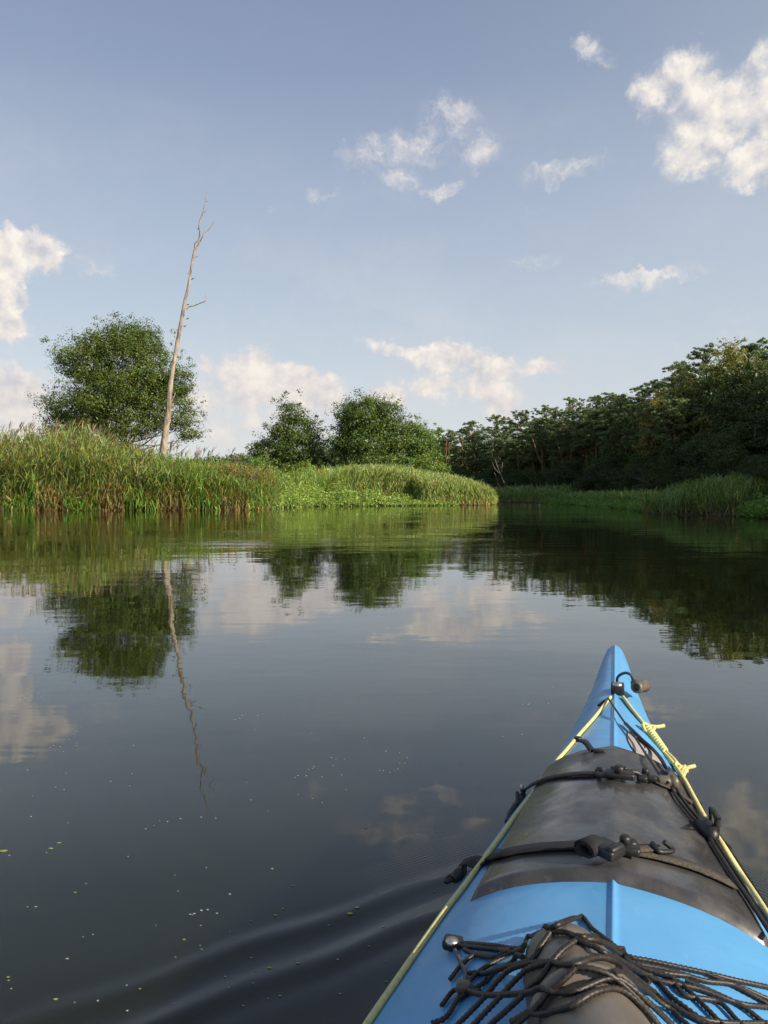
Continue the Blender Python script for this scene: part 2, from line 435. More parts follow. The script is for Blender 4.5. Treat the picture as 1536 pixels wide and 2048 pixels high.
# slow swell and light ruffles
cs = b.vm('MULTIPLY', co, (0.8, 1.0, 1.0))
h1 = b.m('MULTIPLY', b.m('SUBTRACT', b.noise(cs, 1.5, 1.5, 0.45), 0.5), 0.0030)
h2 = b.m('MULTIPLY', b.m('SUBTRACT', b.noise(b.vm('MULTIPLY', co, (0.55, 1.25, 1)), 5.0, 2, 0.5), 0.5), 0.0007)
sepw = b.n('ShaderNodeSeparateXYZ'); b.put(sepw.inputs[0], co)
ruff = b.mr(b.noise(b.vm('MULTIPLY', co, (0.12, 0.30, 1)), 1.0, 3, 0.6), 0.44, 0.60)
ruff = b.m('MULTIPLY', ruff, b.mr(sepw.outputs[1], 5.0, 14.0))
h3 = b.m('MULTIPLY', b.m('MULTIPLY', b.m('SUBTRACT', b.noise(b.vm('MULTIPLY', co, (0.5, 1.6, 1)), 3.0, 3, 0.55), 0.5), 0.0085), ruff)
h4 = b.m('MULTIPLY', b.m('SUBTRACT', b.noise(b.vm('MULTIPLY', co, (0.35, 1.0, 1)), 1.1, 2, 0.5), 0.5), b.mr(sepw.outputs[1], 3.0, 12.0, 0.0, 0.0065))
hh = b.m('ADD', b.m('ADD', b.m('ADD', hcap, h1), b.m('ADD', h2, h3)), h4)
bn = b.n('ShaderNodeBump'); bn.inputs['Distance'].default_value = 1.0; bn.inputs['Strength'].default_value = 1.0
b.put(bn.inputs['Height'], hh)
p = b.n('ShaderNodeBsdfPrincipled'); p.inputs['Base Color'].default_value = (0.0090, 0.0112, 0.0030, 1)
p.inputs['Subsurface Weight'].default_value = 1.0; p.inputs['Subsurface Radius'].default_value = (1, 1, 1); p.inputs['Subsurface Scale'].default_value = 1.0
p.inputs['Specular Tint'].default_value = (1.0, 0.985, 0.88, 1)
p.inputs['Roughness'].default_value = 0.02; p.inputs['IOR'].default_value = 1.45; p.inputs['Coat Weight'].default_value = 0.26; p.inputs['Coat Roughness'].default_value = 0.02; p.inputs['Coat IOR'].default_value = 1.5; b.put(p.inputs['Coat Normal'], bn.outputs[0])
b.put(p.inputs['Normal'], bn.outputs[0]); b.put(out.inputs[0], p.outputs[0]); M_water = m
mb = MB(); mb.add(*grid(axis_coords(-2.2, 2.4, 0.012, -900, 1200, 1.16), axis_coords(-0.4, 3.4, 0.012, -900, 1500, 1.16), wake))
tag(mb.build('water', M_water, smooth=True), kind='structure')
# pollen, bubbles and duckweed bits on the surface
mb = MB()
def speck(px, py, r, col):
    d = raydir(px, py); t = H / -d[2]; c = np.array([0, 0, H]) + d * t
    c[2] = float(wake(np.array([c[0]]), np.array([c[1]]))[0]) + 0.0012
    n = 7; th = np.linspace(0, 2 * np.pi, n, endpoint=False) + random.random() * 6
    rr = r * (0.7 + 0.5 * rng.random(n)); a = random.random() * 3.1
    v = np.stack([c[0] + rr * np.cos(th), c[1] + rr * 0.55 * np.sin(th), np.full(n, c[2])], 1)
    v2 = v - np.array([0, 0, 0.0005])
    c2 = c - 0
    mb.add(np.vstack([v, c2[None] + [[0, 0, .0002]], v2]), [[i, (i + 1) % n, n] for i in range(n)] , col)
    mb.add(np.vstack([v, v2]), [[i + n, (i + 1) % n + n, (i + 1) % n, i] for i in range(n)], col)
for k in range(105):
    x = rng.uniform(-20, 1100); y = 1420 + 620 * rng.random() ** 0.8
    if x > 760 + (2048 - y) * 0.55: continue
    s = rng.uniform(0.0012, 0.0026)
    speck(x, y, s, [(0.42, 0.42, 0.34), (0.30, 0.32, 0.15), (0.5, 0.5, 0.44)][k % 3])
for (x0, y0, n) in [(100, 1495, 7), (590, 1555, 9), (780, 1545, 8), (1045, 1410, 7), (470, 1440, 6), (40, 1400, 5), (380, 1830, 6)]:
    for k in range(n): speck(x0 + k * rng.uniform(4, 14), y0 - k * rng.uniform(0, 6), rng.uniform(0.0014, 0.0024), (0.5, 0.5, 0.45))
for (x, y, s) in [(700, 1830, .007), (714, 1818, .006), (102, 1698, .006), (118, 1687, .005), (6, 1703, .009), (552, 1832, .004), (566, 1819, .0035), (585, 1773, .003), (540, 1937, .004), (596, 1929, .004), (112, 1999, .004), (560, 1992, .003), (150, 1786, .003), (368, 1880, .003)]:
    speck(x, y, s, (0.30, 0.36, 0.08))
M_speck = foliage('duckweed_bits', 0.1, 0.05)
tag(mb.build('duckweed', M_speck, color=True), 'pale pollen specks and green duckweed bits floating on the dark water', 'duckweed', kind='stuff')

# ------------------------------------------------------------------ vegetation
def rand_unit(n):
    v = rng.normal(size=(n, 3)); return v / np.linalg.norm(v, axis=1)[:, None]
def leaf_quads(mb, c, size, col, up=0.35, aspect=0.75, normal=None):
    """one pointed diamond-ish quad per leaf"""
    n = len(c); nn = rand_unit(n) + np.array([0, 0, up])
    if normal is not None: nn = nn + normal
    nn /= np.linalg.norm(nn, axis=1)[:, None]
    t = rand_unit(n); t -= nn * np.sum(t * nn, 1)[:, None]; t /= np.linalg.norm(t, axis=1)[:, None] + 1e-9
    s = np.cross(nn, t); size = np.broadcast_to(size, (n,))[:, None]
    a = c - t * size; bb = c + s * size * aspect * .5; d = c + t * size; e = c - s * size * aspect * .5
    v = np.stack([a, bb, d, e], 1).reshape(-1, 3)
    f = np.arange(4 * n).reshape(n, 4)
    mb.add(v, f, np.repeat(col, 4, 0))
def colvar(base, n, v=0.25, yel=0.15):
    base = np.asarray(base, float)
    k = 1 + v * rng.normal(size=(n, 1)); y = yel * rng.normal(size=(n, 1))
    c = base[None] * np.clip(k, 0.35, 2) * np.hstack([1 + y, np.ones((n, 1)), 1 - y * .5]); return np.clip(c, 0.004, 0.9)

def reeds(mb, X, Y, Hs, leaf=0.55, lw=0.035, nleaf=8, green=(0.13, 0.20, 0.045), dry=(0.34, 0.25, 0.11), drybase=0.3, lean=(0.25, 0.0), plume=0.0, sw=0.018, droop=0.5, lowdry=None):
    n = len(X); Z0 = land_h(X, Y); Z0 = np.maximum(Z0, -0.15)
    base = np.stack([X, Y, Z0], 1)
    ln = rng.normal(size=(n, 2)) * 0.10 + np.array(lean) * 0.5
    def at(t):   # t (n,k)
        t = np.asarray(t); hx = Hs[:, None] * t
        return np.stack([X[:, None] + ln[:, :1] * Hs[:, None] * t ** 2, Y[:, None] + ln[:, 1:] * Hs[:, None] * t ** 2, Z0[:, None] + hx], -1)
    # stems: flat ribbons in two crossing planes
    ts = np.array([0, .3, .62, 1.0]); P = at(np.tile(ts, (n, 1)))
    ang = rng.uniform(0, np.pi, n)
    w = np.stack([np.cos(ang), np.sin(ang), np.zeros(n)], 1)[:, None] * (sw / 2) * np.array([1, .9, .7, .3])[None, :, None]
    v = np.stack([P - w, P + w], 2).reshape(n, 8, 3)
    f = (np.arange(n) * 8)[:, None, None] + np.array([[0, 1, 3, 2], [2, 3, 5, 4], [4, 5, 7, 6]])[None]
    g0 = colvar(green, n, .2, .15); d0 = colvar(dry, n, .25, .1)
    fr = np.clip((drybase - ts[None, :] + rng.normal(size=(n, 1)) * .12) / .15, 0, 1)[..., None]
    c = g0[:, None] * (1 - fr) * 0.9 + d0[:, None] * fr
    mb.add(v.reshape(-1, 3), f.reshape(-1, 4), np.repeat(c, 2, 1).reshape(-1, 3))
    # leaves
    k = nleaf; t = np.clip(np.linspace(.03, .98, k)[None] + rng.normal(size=(n, k)) * .04, .01, 1.0)
    B = at(t).reshape(-1, 3); N = n * k
    a = rng.uniform(0, 2 * np.pi, N); wd = np.array(lean); o = np.stack([np.cos(a) + wd[0] * 2.2, np.sin(a) + wd[1] * 2.2, np.zeros(N)], 1); o /= np.linalg.norm(o, axis=1)[:, None]
    L = leaf * rng.uniform(.55, 1.25, N) * (0.6 + 0.55 * np.sin(np.pi * np.clip(t.ravel(), 0, 1) * 0.85))
    up = rng.uniform(.55, 1.5, N); dr = droop * rng.uniform(.0, 1.6, N) ** 1.3
    M1 = B + o * (L * .30)[:, None] + np.array([0, 0, 1.0]) * (L * .5 * up)[:, None]
    T = B + o * (L * .66)[:, None] + np.array([0, 0, 1.0]) * (L * (.80 * up - dr * .8))[:, None]
    s = np.cross(o, [0, 0, 1.0]) + rng.normal(size=(N, 3)) * .35; s /= np.linalg.norm(s, axis=1)[:, None]
    s *= (lw / 2 * rng.uniform(.6, 1.3, N))[:, None]
    v = np.stack([B - s * .5, B + s * .5, M1 - s, M1 + s, T - s * .12, T + s * .12], 1)
    f = (np.arange(N) * 6)[:, None, None] + np.array([[0, 1, 3, 2], [2, 3, 5, 4]])[None]
    fr = np.clip((drybase * .8 - t.ravel() + rng.normal(size=N) * .12) / .12, 0, 1)[:, None]
    fr = np.maximum(fr, (rng.random(N) < 0.05)[:, None])
    c = colvar(green, N, .25, .2) * (1 - fr) + colvar(dry, N, .3, .1) * fr
    mb.add(v.reshape(-1, 3), f.reshape(-1, 4), np.repeat(c, 6, 0))
    # plumes
    if plume > 0:
        pk = np.where(rng.random(n) < plume)[0]; top = at(np.ones((n, 1)))[pk, 0]
        for j in range(4):
            aa = rng.uniform(0, 6.28, len(pk)); dd = np.stack([np.cos(aa) * .35 + lean[0], np.sin(aa) * .35, np.full(len(pk), 1.0)], 1)
            ss = np.stack([np.cos(aa + 1.57), np.sin(aa + 1.57), 0 * aa], 1) * 0.022
            a0 = top; a1 = top + dd * .18; a2 = top + dd * rng.uniform(.28, .4, (len(pk), 1)) + np.array([lean[0] * .2, 0, 0])
            v = np.stack([a0 - ss * .3, a0 + ss * .3, a1 - ss, a1 + ss, a2 - ss * .2, a2 + ss * .2], 1)
            f = (np.arange(len(pk)) * 6)[:, None, None] + np.array([[0, 1, 3, 2], [2, 3, 5, 4]])[None]
            mb.add(v.reshape(-1, 3), f.reshape(-1, 4), np.repeat(colvar((0.15, 0.115, 0.08), len(pk), .25, .1), 6, 0))

def topz(px, py, Y): return H + (HZ - py) / F * Y
def mound(mb, X, Y, Z, size, col, **kw):
    leaf_quads(mb, np.stack([X, Y, Z], 1), size, col, **kw)

# --- left tall reed bed
def px_of(X, Y): return 768 + F * X / Y
n = 5400
X = rng.uniform(-30, -5.6, n); Yb = np.interp(X, [-60, -18, -9, -6.4, -5.6], [31, 34.2, 34.6, 35.2, 37.5])
Yr = Yb + 0.05 + 6.5 * rng.random(n) ** 1.7
pxs = px_of(X, Yr)
ty = np.interp(pxs, [-400, 0, 70, 140, 210, 260, 330, 400, 450, 500], [868, 868, 862, 852, 874, 888, 902, 912, 922, 944])
Hs = (topz(pxs, ty, Yr) - 0.50 - np.interp(pxs, [150, 330], [.14, .34])) * np.clip(rng.normal(0.95, .07, n), .7, 1.1)
Hs *= np.interp(Yr - Yb, [0, .6, 1.6, 3], [.72, .84, .95, 1.0])
mb = MB()
d = pxs < 300
reeds(mb, X[d], Yr[d], Hs[d], leaf=.80, lw=.040, nleaf=11, green=(0.170, 0.215, 0.070), drybase=.12, lean=(0.20, -0.08), plume=.09)
d = ~d
reeds(mb, X[d], Yr[d], Hs[d], leaf=.80, lw=.042, nleaf=11, green=(0.165, 0.230, 0.068), drybase=.10, lean=(0.16, -0.14), plume=.015)
# broken dry canes leaning over the water
n2 = 150
X2 = rng.uniform(-19, -6.4, n2); Y2 = np.interp(X2, [-18, -9, -6.4], [34.2, 34.6, 35.2]) - rng.uniform(0, .15, n2)
reeds(mb, X2, Y2, rng.uniform(.5, 1.3, n2), leaf=.3, lw=.035, nleaf=3, green=(.22, .20, .07), drybase=.5, lean=(.3, -.3), sw=.03)
n4 = 120
X4 = np.concatenate([rng.uniform(-26, -13.5, 85), rng.uniform(-13.5, -8, 35)]); Y4 = np.interp(X4, [-18, -9, -6.4], [34.2, 34.6, 35.2]) + rng.uniform(.8, 4, n4)
p4 = px_of(X4, Y4); t4 = np.interp(p4, [0, 70, 140, 210, 260, 330, 400], [868, 862, 852, 874, 888, 902, 912])
reeds(mb, X4, Y4, topz(p4, t4, Y4) - .38 + rng.uniform(-.1, .38, n4), leaf=.6, lw=.035, nleaf=6, green=(.18, .19, .08), drybase=.1, lean=(.28, -.05), plume=1.0)
n3 = 900
X3 = rng.uniform(-20, -5.9, n3); Y3 = np.interp(X3, [-18, -9, -6.4, -5.6], [34.2, 34.6, 35.2, 37.5]) + rng.uniform(-.30, .25, n3)
h3_ = (.35 + .75 * np.clip(np.sin(X3 * 1.9) + np.sin(X3 * 4.3 + 1) * .6 + .4, 0, 1.4)) * rng.uniform(.6, 1.2, n3)
kx = (np.sin(X3 * 2.3 + 2) > -.2)
reeds(mb, X3[kx], Y3[kx], h3_[kx], leaf=.5, lw=.045, nleaf=7, green=(.13, .21, .04), drybase=.0, lean=(.15, -.3), droop=.9)
reeds(mb, X3[~kx], Y3[~kx], h3_[~kx], leaf=.5, lw=.04, nleaf=6, green=(.19, .18, .07), dry=(.24, .17, .08), drybase=.3, lean=(.3, -.25), droop=.9)
tag(mb.build('reed_bed', M_reed, color=True), 'tall sunlit reed bed with brown plumes filling the near left bank', 'reeds', kind='stuff')

# --- low leafy plants in the middle
mb = MB()
def leafy(X, Y, Htop, n_per, size, col, jitter=.16):
    for x, y, h in zip(X, Y, Htop):
        n = n_per; z = np.maximum(land_h(np.array([x]), np.array([y])), -.05)[0]
        zz = z + h * rng.random(n) ** .6
        rr = .30 * rng.random(n) ** .5; aa = rng.uniform(0, 6.28, n)
        mound(mb, x + rr * np.cos(aa), y + rr * np.sin(aa), zz, size * rng.uniform(.6, 1.3, n), colvar(col(x) * rng.uniform(.8, 1.2), n, .2, .12), up=.7)
SHX = [-6.4, -5.6, -4, 0, 3.5, 6.9]; SHY = [35.6, 39, 44.5, 46.5, 47.6, 49.6]
n = 2300; X = rng.uniform(-9.0, 4.6, n); Yb = np.interp(X, SHX, SHY); Yr = Yb - .25 + 6.0 * rng.random(n) ** 1.5
pxs = px_of(X, Yr)
ty = np.interp(pxs, [440, 500, 560, 640, 700, 830], [948, 950, 955, 962, 968, 985])
Hs = np.interp(Yr - Yb, [-.25, .3, 2, 4], [.25, .5, .8, 1.0]) * (topz(pxs, ty, Yr) - .2)
def cmid(x):
    p_ = 768 + F * x / 46
    return np.array([.185, .285, .070]) if p_ > 545 else (np.array([.20, .19, .06]) if p_ > 470 else np.array([.15, .25, .05]))
Hs = Hs * (1 + .28 * np.sin(X * 2.7 + Yr) + .18 * np.sin(X * 6.1 - Yr * 2))
leafy(X, Yr, np.clip(Hs, .2, 2), 34, .075, cmid)
tag(mb.build('waterside_plants', M_leaf, color=True), 'bright green low leafy plants on the waterline between the two left reed beds', 'plants', kind='stuff')
mb = MB()
n = 900; X = rng.uniform(-9.5, -2.0, n); Yr = np.interp(X, SHX, SHY) + rng.uniform(1.5, 8, n)
pxs = px_of(X, Yr); ty = np.interp(pxs, [430, 470, 520, 560, 620, 680], [934, 938, 944, 950, 946, 942])
reeds(mb, X, Yr, topz(pxs, ty, Yr) * rng.uniform(.85, 1.02, n) - .2, leaf=.6, lw=.04, nleaf=7, green=(.17, .25, .06), drybase=.1, lean=(.05, 0), droop=.2)
n = 500; X = rng.uniform(-8.6, -6.0, n); Yr = np.interp(X, SHX, SHY) + rng.uniform(.6, 2.5, n)
reeds(mb, X, Yr, rng.uniform(1.3, 1.9, n), leaf=.5, lw=.045, nleaf=8, green=(.17, .155, .065), drybase=.15, lean=(.2, -.1))
tag(mb.build('sedge_patch', M_reed, color=True), 'upright sedge and reddish dock between tall reeds and bright low plants', 'sedge', kind='stuff')

# --- middle-right paler reed bed running to the point
mb = MB()
n = 6400; X = rng.uniform(-3.2, 7.7, n); Yb = np.interp(X, SHX + [7.7], SHY + [52])
Yr = Yb + np.interp(X, [-3.2, 1.8, 2.4, 7.7], [2.4, 1.6, 0, 0]) + 6.5 * rng.random(n) ** 1.5
pxs = px_of(X, Yr); ty = np.interp(pxs, [650, 690, 740, 800, 830, 900, 950, 975, 990], [950, 940, 938, 944, 950, 957, 967, 978, 992])
Hs = np.clip((topz(pxs, ty, Yr) - .2), .5, 3) * np.interp(Yr - Yb, [0, .5, 1.5], [.75, .9, 1.0]) * rng.uniform(.86, 1.03, n)
reeds(mb, X, Yr, Hs, leaf=.48, lw=.042, nleaf=9, green=(.235, .30, .115), drybase=.16, lean=(.26, -.06), droop=.7)
tag(mb.build('reed_bed', M_reed, color=True), 'pale drooping reed bed running out to the point in mid river', 'reeds', kind='stuff')

# --- right bank: near dark reeds, far strip, low grass
mb = MB()
n = 2600; X = rng.uniform(10.6, 20, n); Yr = rng.uniform(25.5, 33.5, n)
ok = sdist(RIGHT, X, Yr) > 0.02; X, Yr = X[ok], Yr[ok]; pxs = px_of(X, Yr)
ty = np.interp(pxs, [1310, 1340, 1400, 1470, 1540, 1700], [985, 972, 962, 955, 952, 945])
dd = sdist(RIGHT, X, Yr)
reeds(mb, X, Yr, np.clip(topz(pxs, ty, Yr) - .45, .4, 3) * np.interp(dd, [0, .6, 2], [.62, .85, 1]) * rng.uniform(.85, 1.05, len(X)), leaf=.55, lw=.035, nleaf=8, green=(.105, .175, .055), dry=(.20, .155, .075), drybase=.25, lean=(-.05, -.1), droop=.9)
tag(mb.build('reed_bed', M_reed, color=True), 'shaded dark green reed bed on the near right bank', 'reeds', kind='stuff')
mb = MB()
n = 2600; Yr = rng.uniform(33, 84, n); X = np.interp(Yr, [33, 36, 43, 50, 57, 66, 78, 92], [11.4, 12.2, 12.4, 13, 12.6, 10, 8.5, 3]) + .05 + 3.0 * rng.random(n) ** 1.3
pxs = px_of(X, Yr); hh_ = np.where(Yr > 56, 1.0, .55) * rng.uniform(.7, 1.2, n)
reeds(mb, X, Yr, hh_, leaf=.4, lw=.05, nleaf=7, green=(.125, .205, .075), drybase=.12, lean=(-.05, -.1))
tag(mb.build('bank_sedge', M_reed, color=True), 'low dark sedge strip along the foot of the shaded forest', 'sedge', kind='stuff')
mb = MB()
n = 900; Yr = rng.uniform(33, 58, n); X = np.interp(Yr, [33, 36, 43, 50, 57], [11.4, 12.2, 12.4, 13, 12.6]) - .35 + 1.2 * rng.random(n)
leafy(X, Yr, rng.uniform(.12, .5, n), 16, .07, lambda x: np.array([.11, .225, .05]))
n = 1500; Yr = rng.uniform(2, 24, n); X = np.interp(Yr, [0, 18, 23.2, 25], [15.5, 13.6, 12.0, 12.2]) + .1 + 12 * rng.random(n) ** 1.5
leafy(X, Yr, rng.uniform(.3, 1.0, n), 26, .09, lambda x: np.array([.09, .17, .045]))
n = 420; X = rng.uniform(11.7, 15.5, n); Yr = rng.uniform(22.6, 25.4, n); ok = sdist(RIGHT, X, Yr) > -.1
leafy(X[ok], Yr[ok], rng.uniform(.25, .55, ok.sum()), 40, .05, lambda x: np.array([.105, .215, .045]))
tag(mb.build('waterside_grass', M_leaf, color=True), 'fresh green low growth creeping over the water on the right bank', 'grass', kind='stuff')

# --- trees
def limb(mb, a, b_, r0, r1, bend=.15, n=7, sides=7):
    a, b_ = np.array(a, float), np.array(b_, float); L = np.linalg.norm(b_ - a)
    mid = (a + b_) / 2 + rng.normal(size=3) * bend * L * .5
    p_ = smoothpath([a, mid, b_], n=n); tube(mb, p_, np.linspace(r0, r1, n), sides)
def crown(mb, lobes, nclus, per, leaf, cr, col, shoots=0.25, inner=.55, yel=.12, cv=.18):
    """lobes: (x,y,z,rx,ry,rz); returns cluster centres"""
    lobes = np.array(lobes, float)
    sat = []
    for L in lobes:
        for q in range(3):
            dd_ = rand_unit(1)[0]; dd_[2] = abs(dd_[2]) * .9 + .1; rs = rng.uniform(.22, .42)
            sat.append(np.concatenate([L[:3] + dd_ * L[3:] * rng.uniform(.74, .96), L[3:] * rs]))
    lobes = np.vstack([lobes, np.array(sat)]); wgt = lobes[:, 3] * lobes[:, 4] * lobes[:, 5]; wgt = wgt ** .75; wgt /= wgt.sum()
    k = rng.choice(len(lobes), nclus, p=wgt); d = rand_unit(nclus); d[:, 2] = np.where(d[:, 2] < -.3, d[:, 2] * .5, d[:, 2])
    rad = inner + (1 - inner) * rng.random(nclus) ** .6
    c = lobes[k, :3] + d * rad[:, None] * lobes[k, 3:]
    # shoots that break the outline
    s = rng.random(nclus) < shoots; out_ = d * np.array([1, 1, .6]) + np.array([0, 0, .45]); ext = rng.uniform(.1, 1.0, nclus)[:, None] * cr * 2.4
    c = np.where(s[:, None], c + out_ * ext, c)
    rr = cr * rng.uniform(.6, 1.3, nclus) * np.where(s, .65, 1)
    ii = np.repeat(np.arange(nclus), per); ii = ii[rng.random(len(ii)) < np.where(s, .6, 1)[ii]]
    off = rng.normal(size=(len(ii), 3)) * np.array([.55, .55, .42]) * rr[ii][:, None]
    ccol = colvar(col, nclus, cv, yel)
    cc = ccol[ii] * np.clip(1 + .13 * rng.normal(size=(len(ii), 1)), .4, 1.8)
    leaf_quads(mb, c[ii] + off, leaf * rng.uniform(.6, 1.35, len(ii)), cc, up=.35, normal=d[ii] * .6 + off / (np.linalg.norm(off, axis=1)[:, None] + 1e-6) * 1.3)
    return c
def tree(name, base, lobes, nclus, per, leaf, cr, col, trunk_r, label, cat='tree', group=None, barkm=None, stems=1, shoots=.25, inner=.55, trunk_top=None, cv=.18, yel=.12):
    t = empty(name, base); tag(t, label, cat, group)
    mb = MB(); lo = np.array(lobes, float); cz = lo[:, 2].mean()
    for s in range(stems):
        b0 = np.array([rng.normal() * .3 * (stems > 1), rng.normal() * .3 * (stems > 1), -.3]); tp = np.array([lo[:, 0].mean() + rng.normal() * .4 * stems, lo[:, 1].mean(), trunk_top or cz])
        limb(mb, b0, tp, trunk_r, trunk_r * .35, .06, 9, 9)
        for L in lo:
            for q in range(3):
                f_ = rng.uniform(.3, .9); st = b0 + (tp - b0) * f_
                en = L[:3] + rand_unit(1)[0] * L[3:] * .75; en[2] = max(en[2], st[2] * .9)
                limb(mb, st, en, trunk_r * .38 * (1.1 - f_ * .6), trunk_r * .05, .2, 6, 5)
    mb.build('trunk', barkm or M_bark, t, smooth=True)
    mb = MB(); crown(mb, lobes, nclus, per, leaf, cr, col, shoots, inner, yel, cv)
    mb.build('crown', M_leaf, t, color=True)
    return t
def wx(px, Y): return (px - 768) / F * Y
GZ = .3
# big round alder behind the left reeds
Y0 = 58.0; x0 = wx(247, Y0); S = Y0 / F
def pl(px, py, rx, rz, dy=0, ry=None, Y=Y0, bx=None): return ((px - 247) * Y / F if bx is None else (px - bx) * Y / F, dy, H + (HZ - py) * Y / F - GZ, rx * Y / F, (ry or rx) * Y / F, rz * Y / F)
tree('alder_tree', (x0, Y0, GZ), [pl(245, 745, 92, 82), pl(180, 735, 62, 58), pl(310, 745, 58, 58), pl(160, 825, 62, 62), pl(335, 830, 58, 62), pl(245, 850, 100, 66, -1), pl(240, 795, 105, 60, -.5), pl(130, 858, 36, 48), pl(112, 880, 26, 34), pl(250, 690, 52, 46), pl(200, 700, 44, 40), pl(290, 695, 38, 38), pl(345, 775, 40, 44), pl(378, 860, 26, 44)],
     2600, 44, .088, .52, (.066, .104, .020), .22, 'large round leafy tree standing behind the tall left reeds', stems=2, shoots=.26, inner=.42)
# two medium trees and companions in the middle
def mtree(bx, Y, specs, n, per, leaf, cr, col, label, tr=.14, stems=1, shoots=.3, inner=.5, cv=.18, yel=.12, name='alder_tree', cat='tree', group=None):
    lo = [((px - bx) * Y / F, dy, H + (HZ - py) * Y / F - GZ, rx * Y / F, rx * Y / F, rz * Y / F) for (px, py, rx, rz, dy) in specs]
    return tree(name, (wx(bx, Y), Y, GZ), lo, n, per, leaf, cr, col, tr, label, stems=stems, shoots=shoots, inner=inner, cv=cv, yel=yel, cat=cat, group=group)
mtree(592, 72, [(590, 835, 26, 28, 0), (588, 865, 42, 34, 0), (560, 885, 34, 28, 0), (592, 905, 50, 36, 0), (530, 905, 26, 22, 0), (590, 935, 56, 26, 0), (622, 880, 22, 26, 0)], 1000, 32, .115, .55, (.062, .105, .025), 'pointed medium tree with a loose airy top, left of the wide middle tree')
mtree(738, 70, [(735, 845, 52, 42, 0), (700, 850, 30, 38, 0), (778, 835, 34, 30, 0), (740, 890, 62, 42, 0), (740, 930, 66, 30, 0), (690, 890, 28, 30, 0), (790, 880, 28, 34, 0)], 1450, 34, .115, .6, (.062, .108, .022), 'wide flat-topped leafy tree at the centre of the left bank', tr=.18, stems=2)
mtree(832, 72, [(832, 885, 36, 34, 0), (852, 915, 32, 30, 0), (815, 915, 34, 32, 0), (862, 938, 22, 20, 0)], 720, 34, .11, .5, (.085, .155, .030), 'fresh green rounded tree at the right end of the middle trees', inner=.45)
mtree(655, 80, [(650, 915, 36, 36, 0), (690, 922, 38, 36, 0), (740, 935, 60, 28, 0), (622, 925, 34, 30, 0)], 950, 34, .11, .5, (.035, .065, .02), 'dark low tree filling the gap between pointed and wide middle trees', inner=.2)
mtree(592, 64, [(612, 943, 22, 14, 0), (596, 950, 16, 10, 0)], 150, 30, .09, .35, (.11, .18, .035), 'small yellow-green bush below the pointed middle tree', name='willow_bush', cat='bush', tr=.05)
mtree(840, 62, [(800, 945, 30, 14, 0), (850, 940, 30, 18, 0), (880, 945, 14, 14, 0)], 260, 30, .09, .4, (.11, .175, .035), 'yellow-green bush in front of the rounded middle tree', name='willow_bush', cat='bush', tr=.05)
mtree(520, 60, [(520, 938, 26, 18, 0), (500, 945, 18, 12, 0), (545, 945, 16, 12, 0)], 220, 30, .09, .4, (.10, .17, .035), 'light green bush at the left foot of the pointed middle tree', name='willow_bush', cat='bush', tr=.05)
# far-off wood beyond the left bank
mb = MB()
n = 420; px_ = rng.uniform(250, 640, n); Yf = rng.uniform(165, 185, n)
for px1, Y1 in zip(px_, Yf):
    tp = np.interp(px1, [250, 400, 470, 520, 640], [932, 920, 911, 908, 912]) + rng.uniform(-3, 10)
    h = topz(px1, tp, Y1); k = 34; dd = rand_unit(k)
    c = np.array([wx(px1, Y1), Y1, h * .72]) + dd * np.array([1.8, 1.8, h * .30])
    leaf_quads(mb, np.vstack([c, c - [0, 0, h * .3]]), .42, colvar((.055, .085, .04), 2 * k, .2, .1), up=.8)
tag(mb.build('far_wood', M_leaf, color=True), 'distant wood forming a low green strip behind the left bank', 'wood', kind='stuff')

# bleached dead tree
Yd = 50.0
def dp(px, py, dy=0.0):
    Yq = Yd + dy; return np.array([wx(px, Yq), Yq, H + (HZ - py) / F * Yq])
dt = empty('dead_tree', (wx(326, Yd), Yd, GZ)); tag(dt, 'tall bare bleached trunk leaning right above the left reeds', 'dead tree')
o0 = np.array([wx(326, Yd), Yd, GZ])
TR = [(320, 965, 11.5), (327, 900, 10), (337, 830, 9), (343, 770, 8.2), (352, 715, 7.2), (361, 665, 6.0), (367, 635, 5.4), (371, 610, 5.2), (374, 598, 4.8), (381, 568, 3.8), (387, 528, 3.0), (391, 510, 2.6), (395, 490, 2.2)]
P_ = smoothpath([dp(a, b_) - o0 for a, b_, r in TR], n=60); rr = np.interp(np.linspace(0, 1, 60), np.linspace(0, 1, len(TR)), [r for _, _, r in TR]) * Yd / F * .76
rr *= 1 + .05 * np.sin(np.arange(60) * 1.7) + .04 * rng.normal(size=60)
mb = MB(); tube(mb, P_, rr, 12)
for (a, b_, c_, d_) in [(371, 632, 364, 636), (377, 612, 381, 611), (376, 640, 381, 638), (383, 552, 378, 549), (386, 562, 391, 559), (370, 655, 375, 653), (343, 800, 350, 796)]:
    tube(mb, smoothpath([dp(a, b_) - o0, dp(c_, d_, -.1) - o0], n=4), np.linspace(.05, .02, 4), 6)
mb.build('trunk', M_dead, dt, smooth=True)
BR = [[(393, 500, 2.0), (394, 492, 1.8), (401, 483, 1.5), (403, 468, 1.4), (401, 462, 1.4), (404, 445, 1.2), (410, 430, 1.0), (413, 415, .8), (416, 403, .7), (418, 392, .5)],
      [(390, 516, 1.9), (396, 500, 1.5), (403, 488, 1.3), (412, 472, 1.1), (418, 466, 1.0), (424, 461, .9), (428, 454, .7), (431, 448, .5)],
      [(375, 622, 1.6), (381, 616, 1.3), (390, 614, 1.2), (400, 610, 1.1), (408, 607, 1.0), (414, 604, .9), (415, 592, .7)],
      [(343, 806, 2.0), (349, 795, 1.3), (353, 786, .6)]]
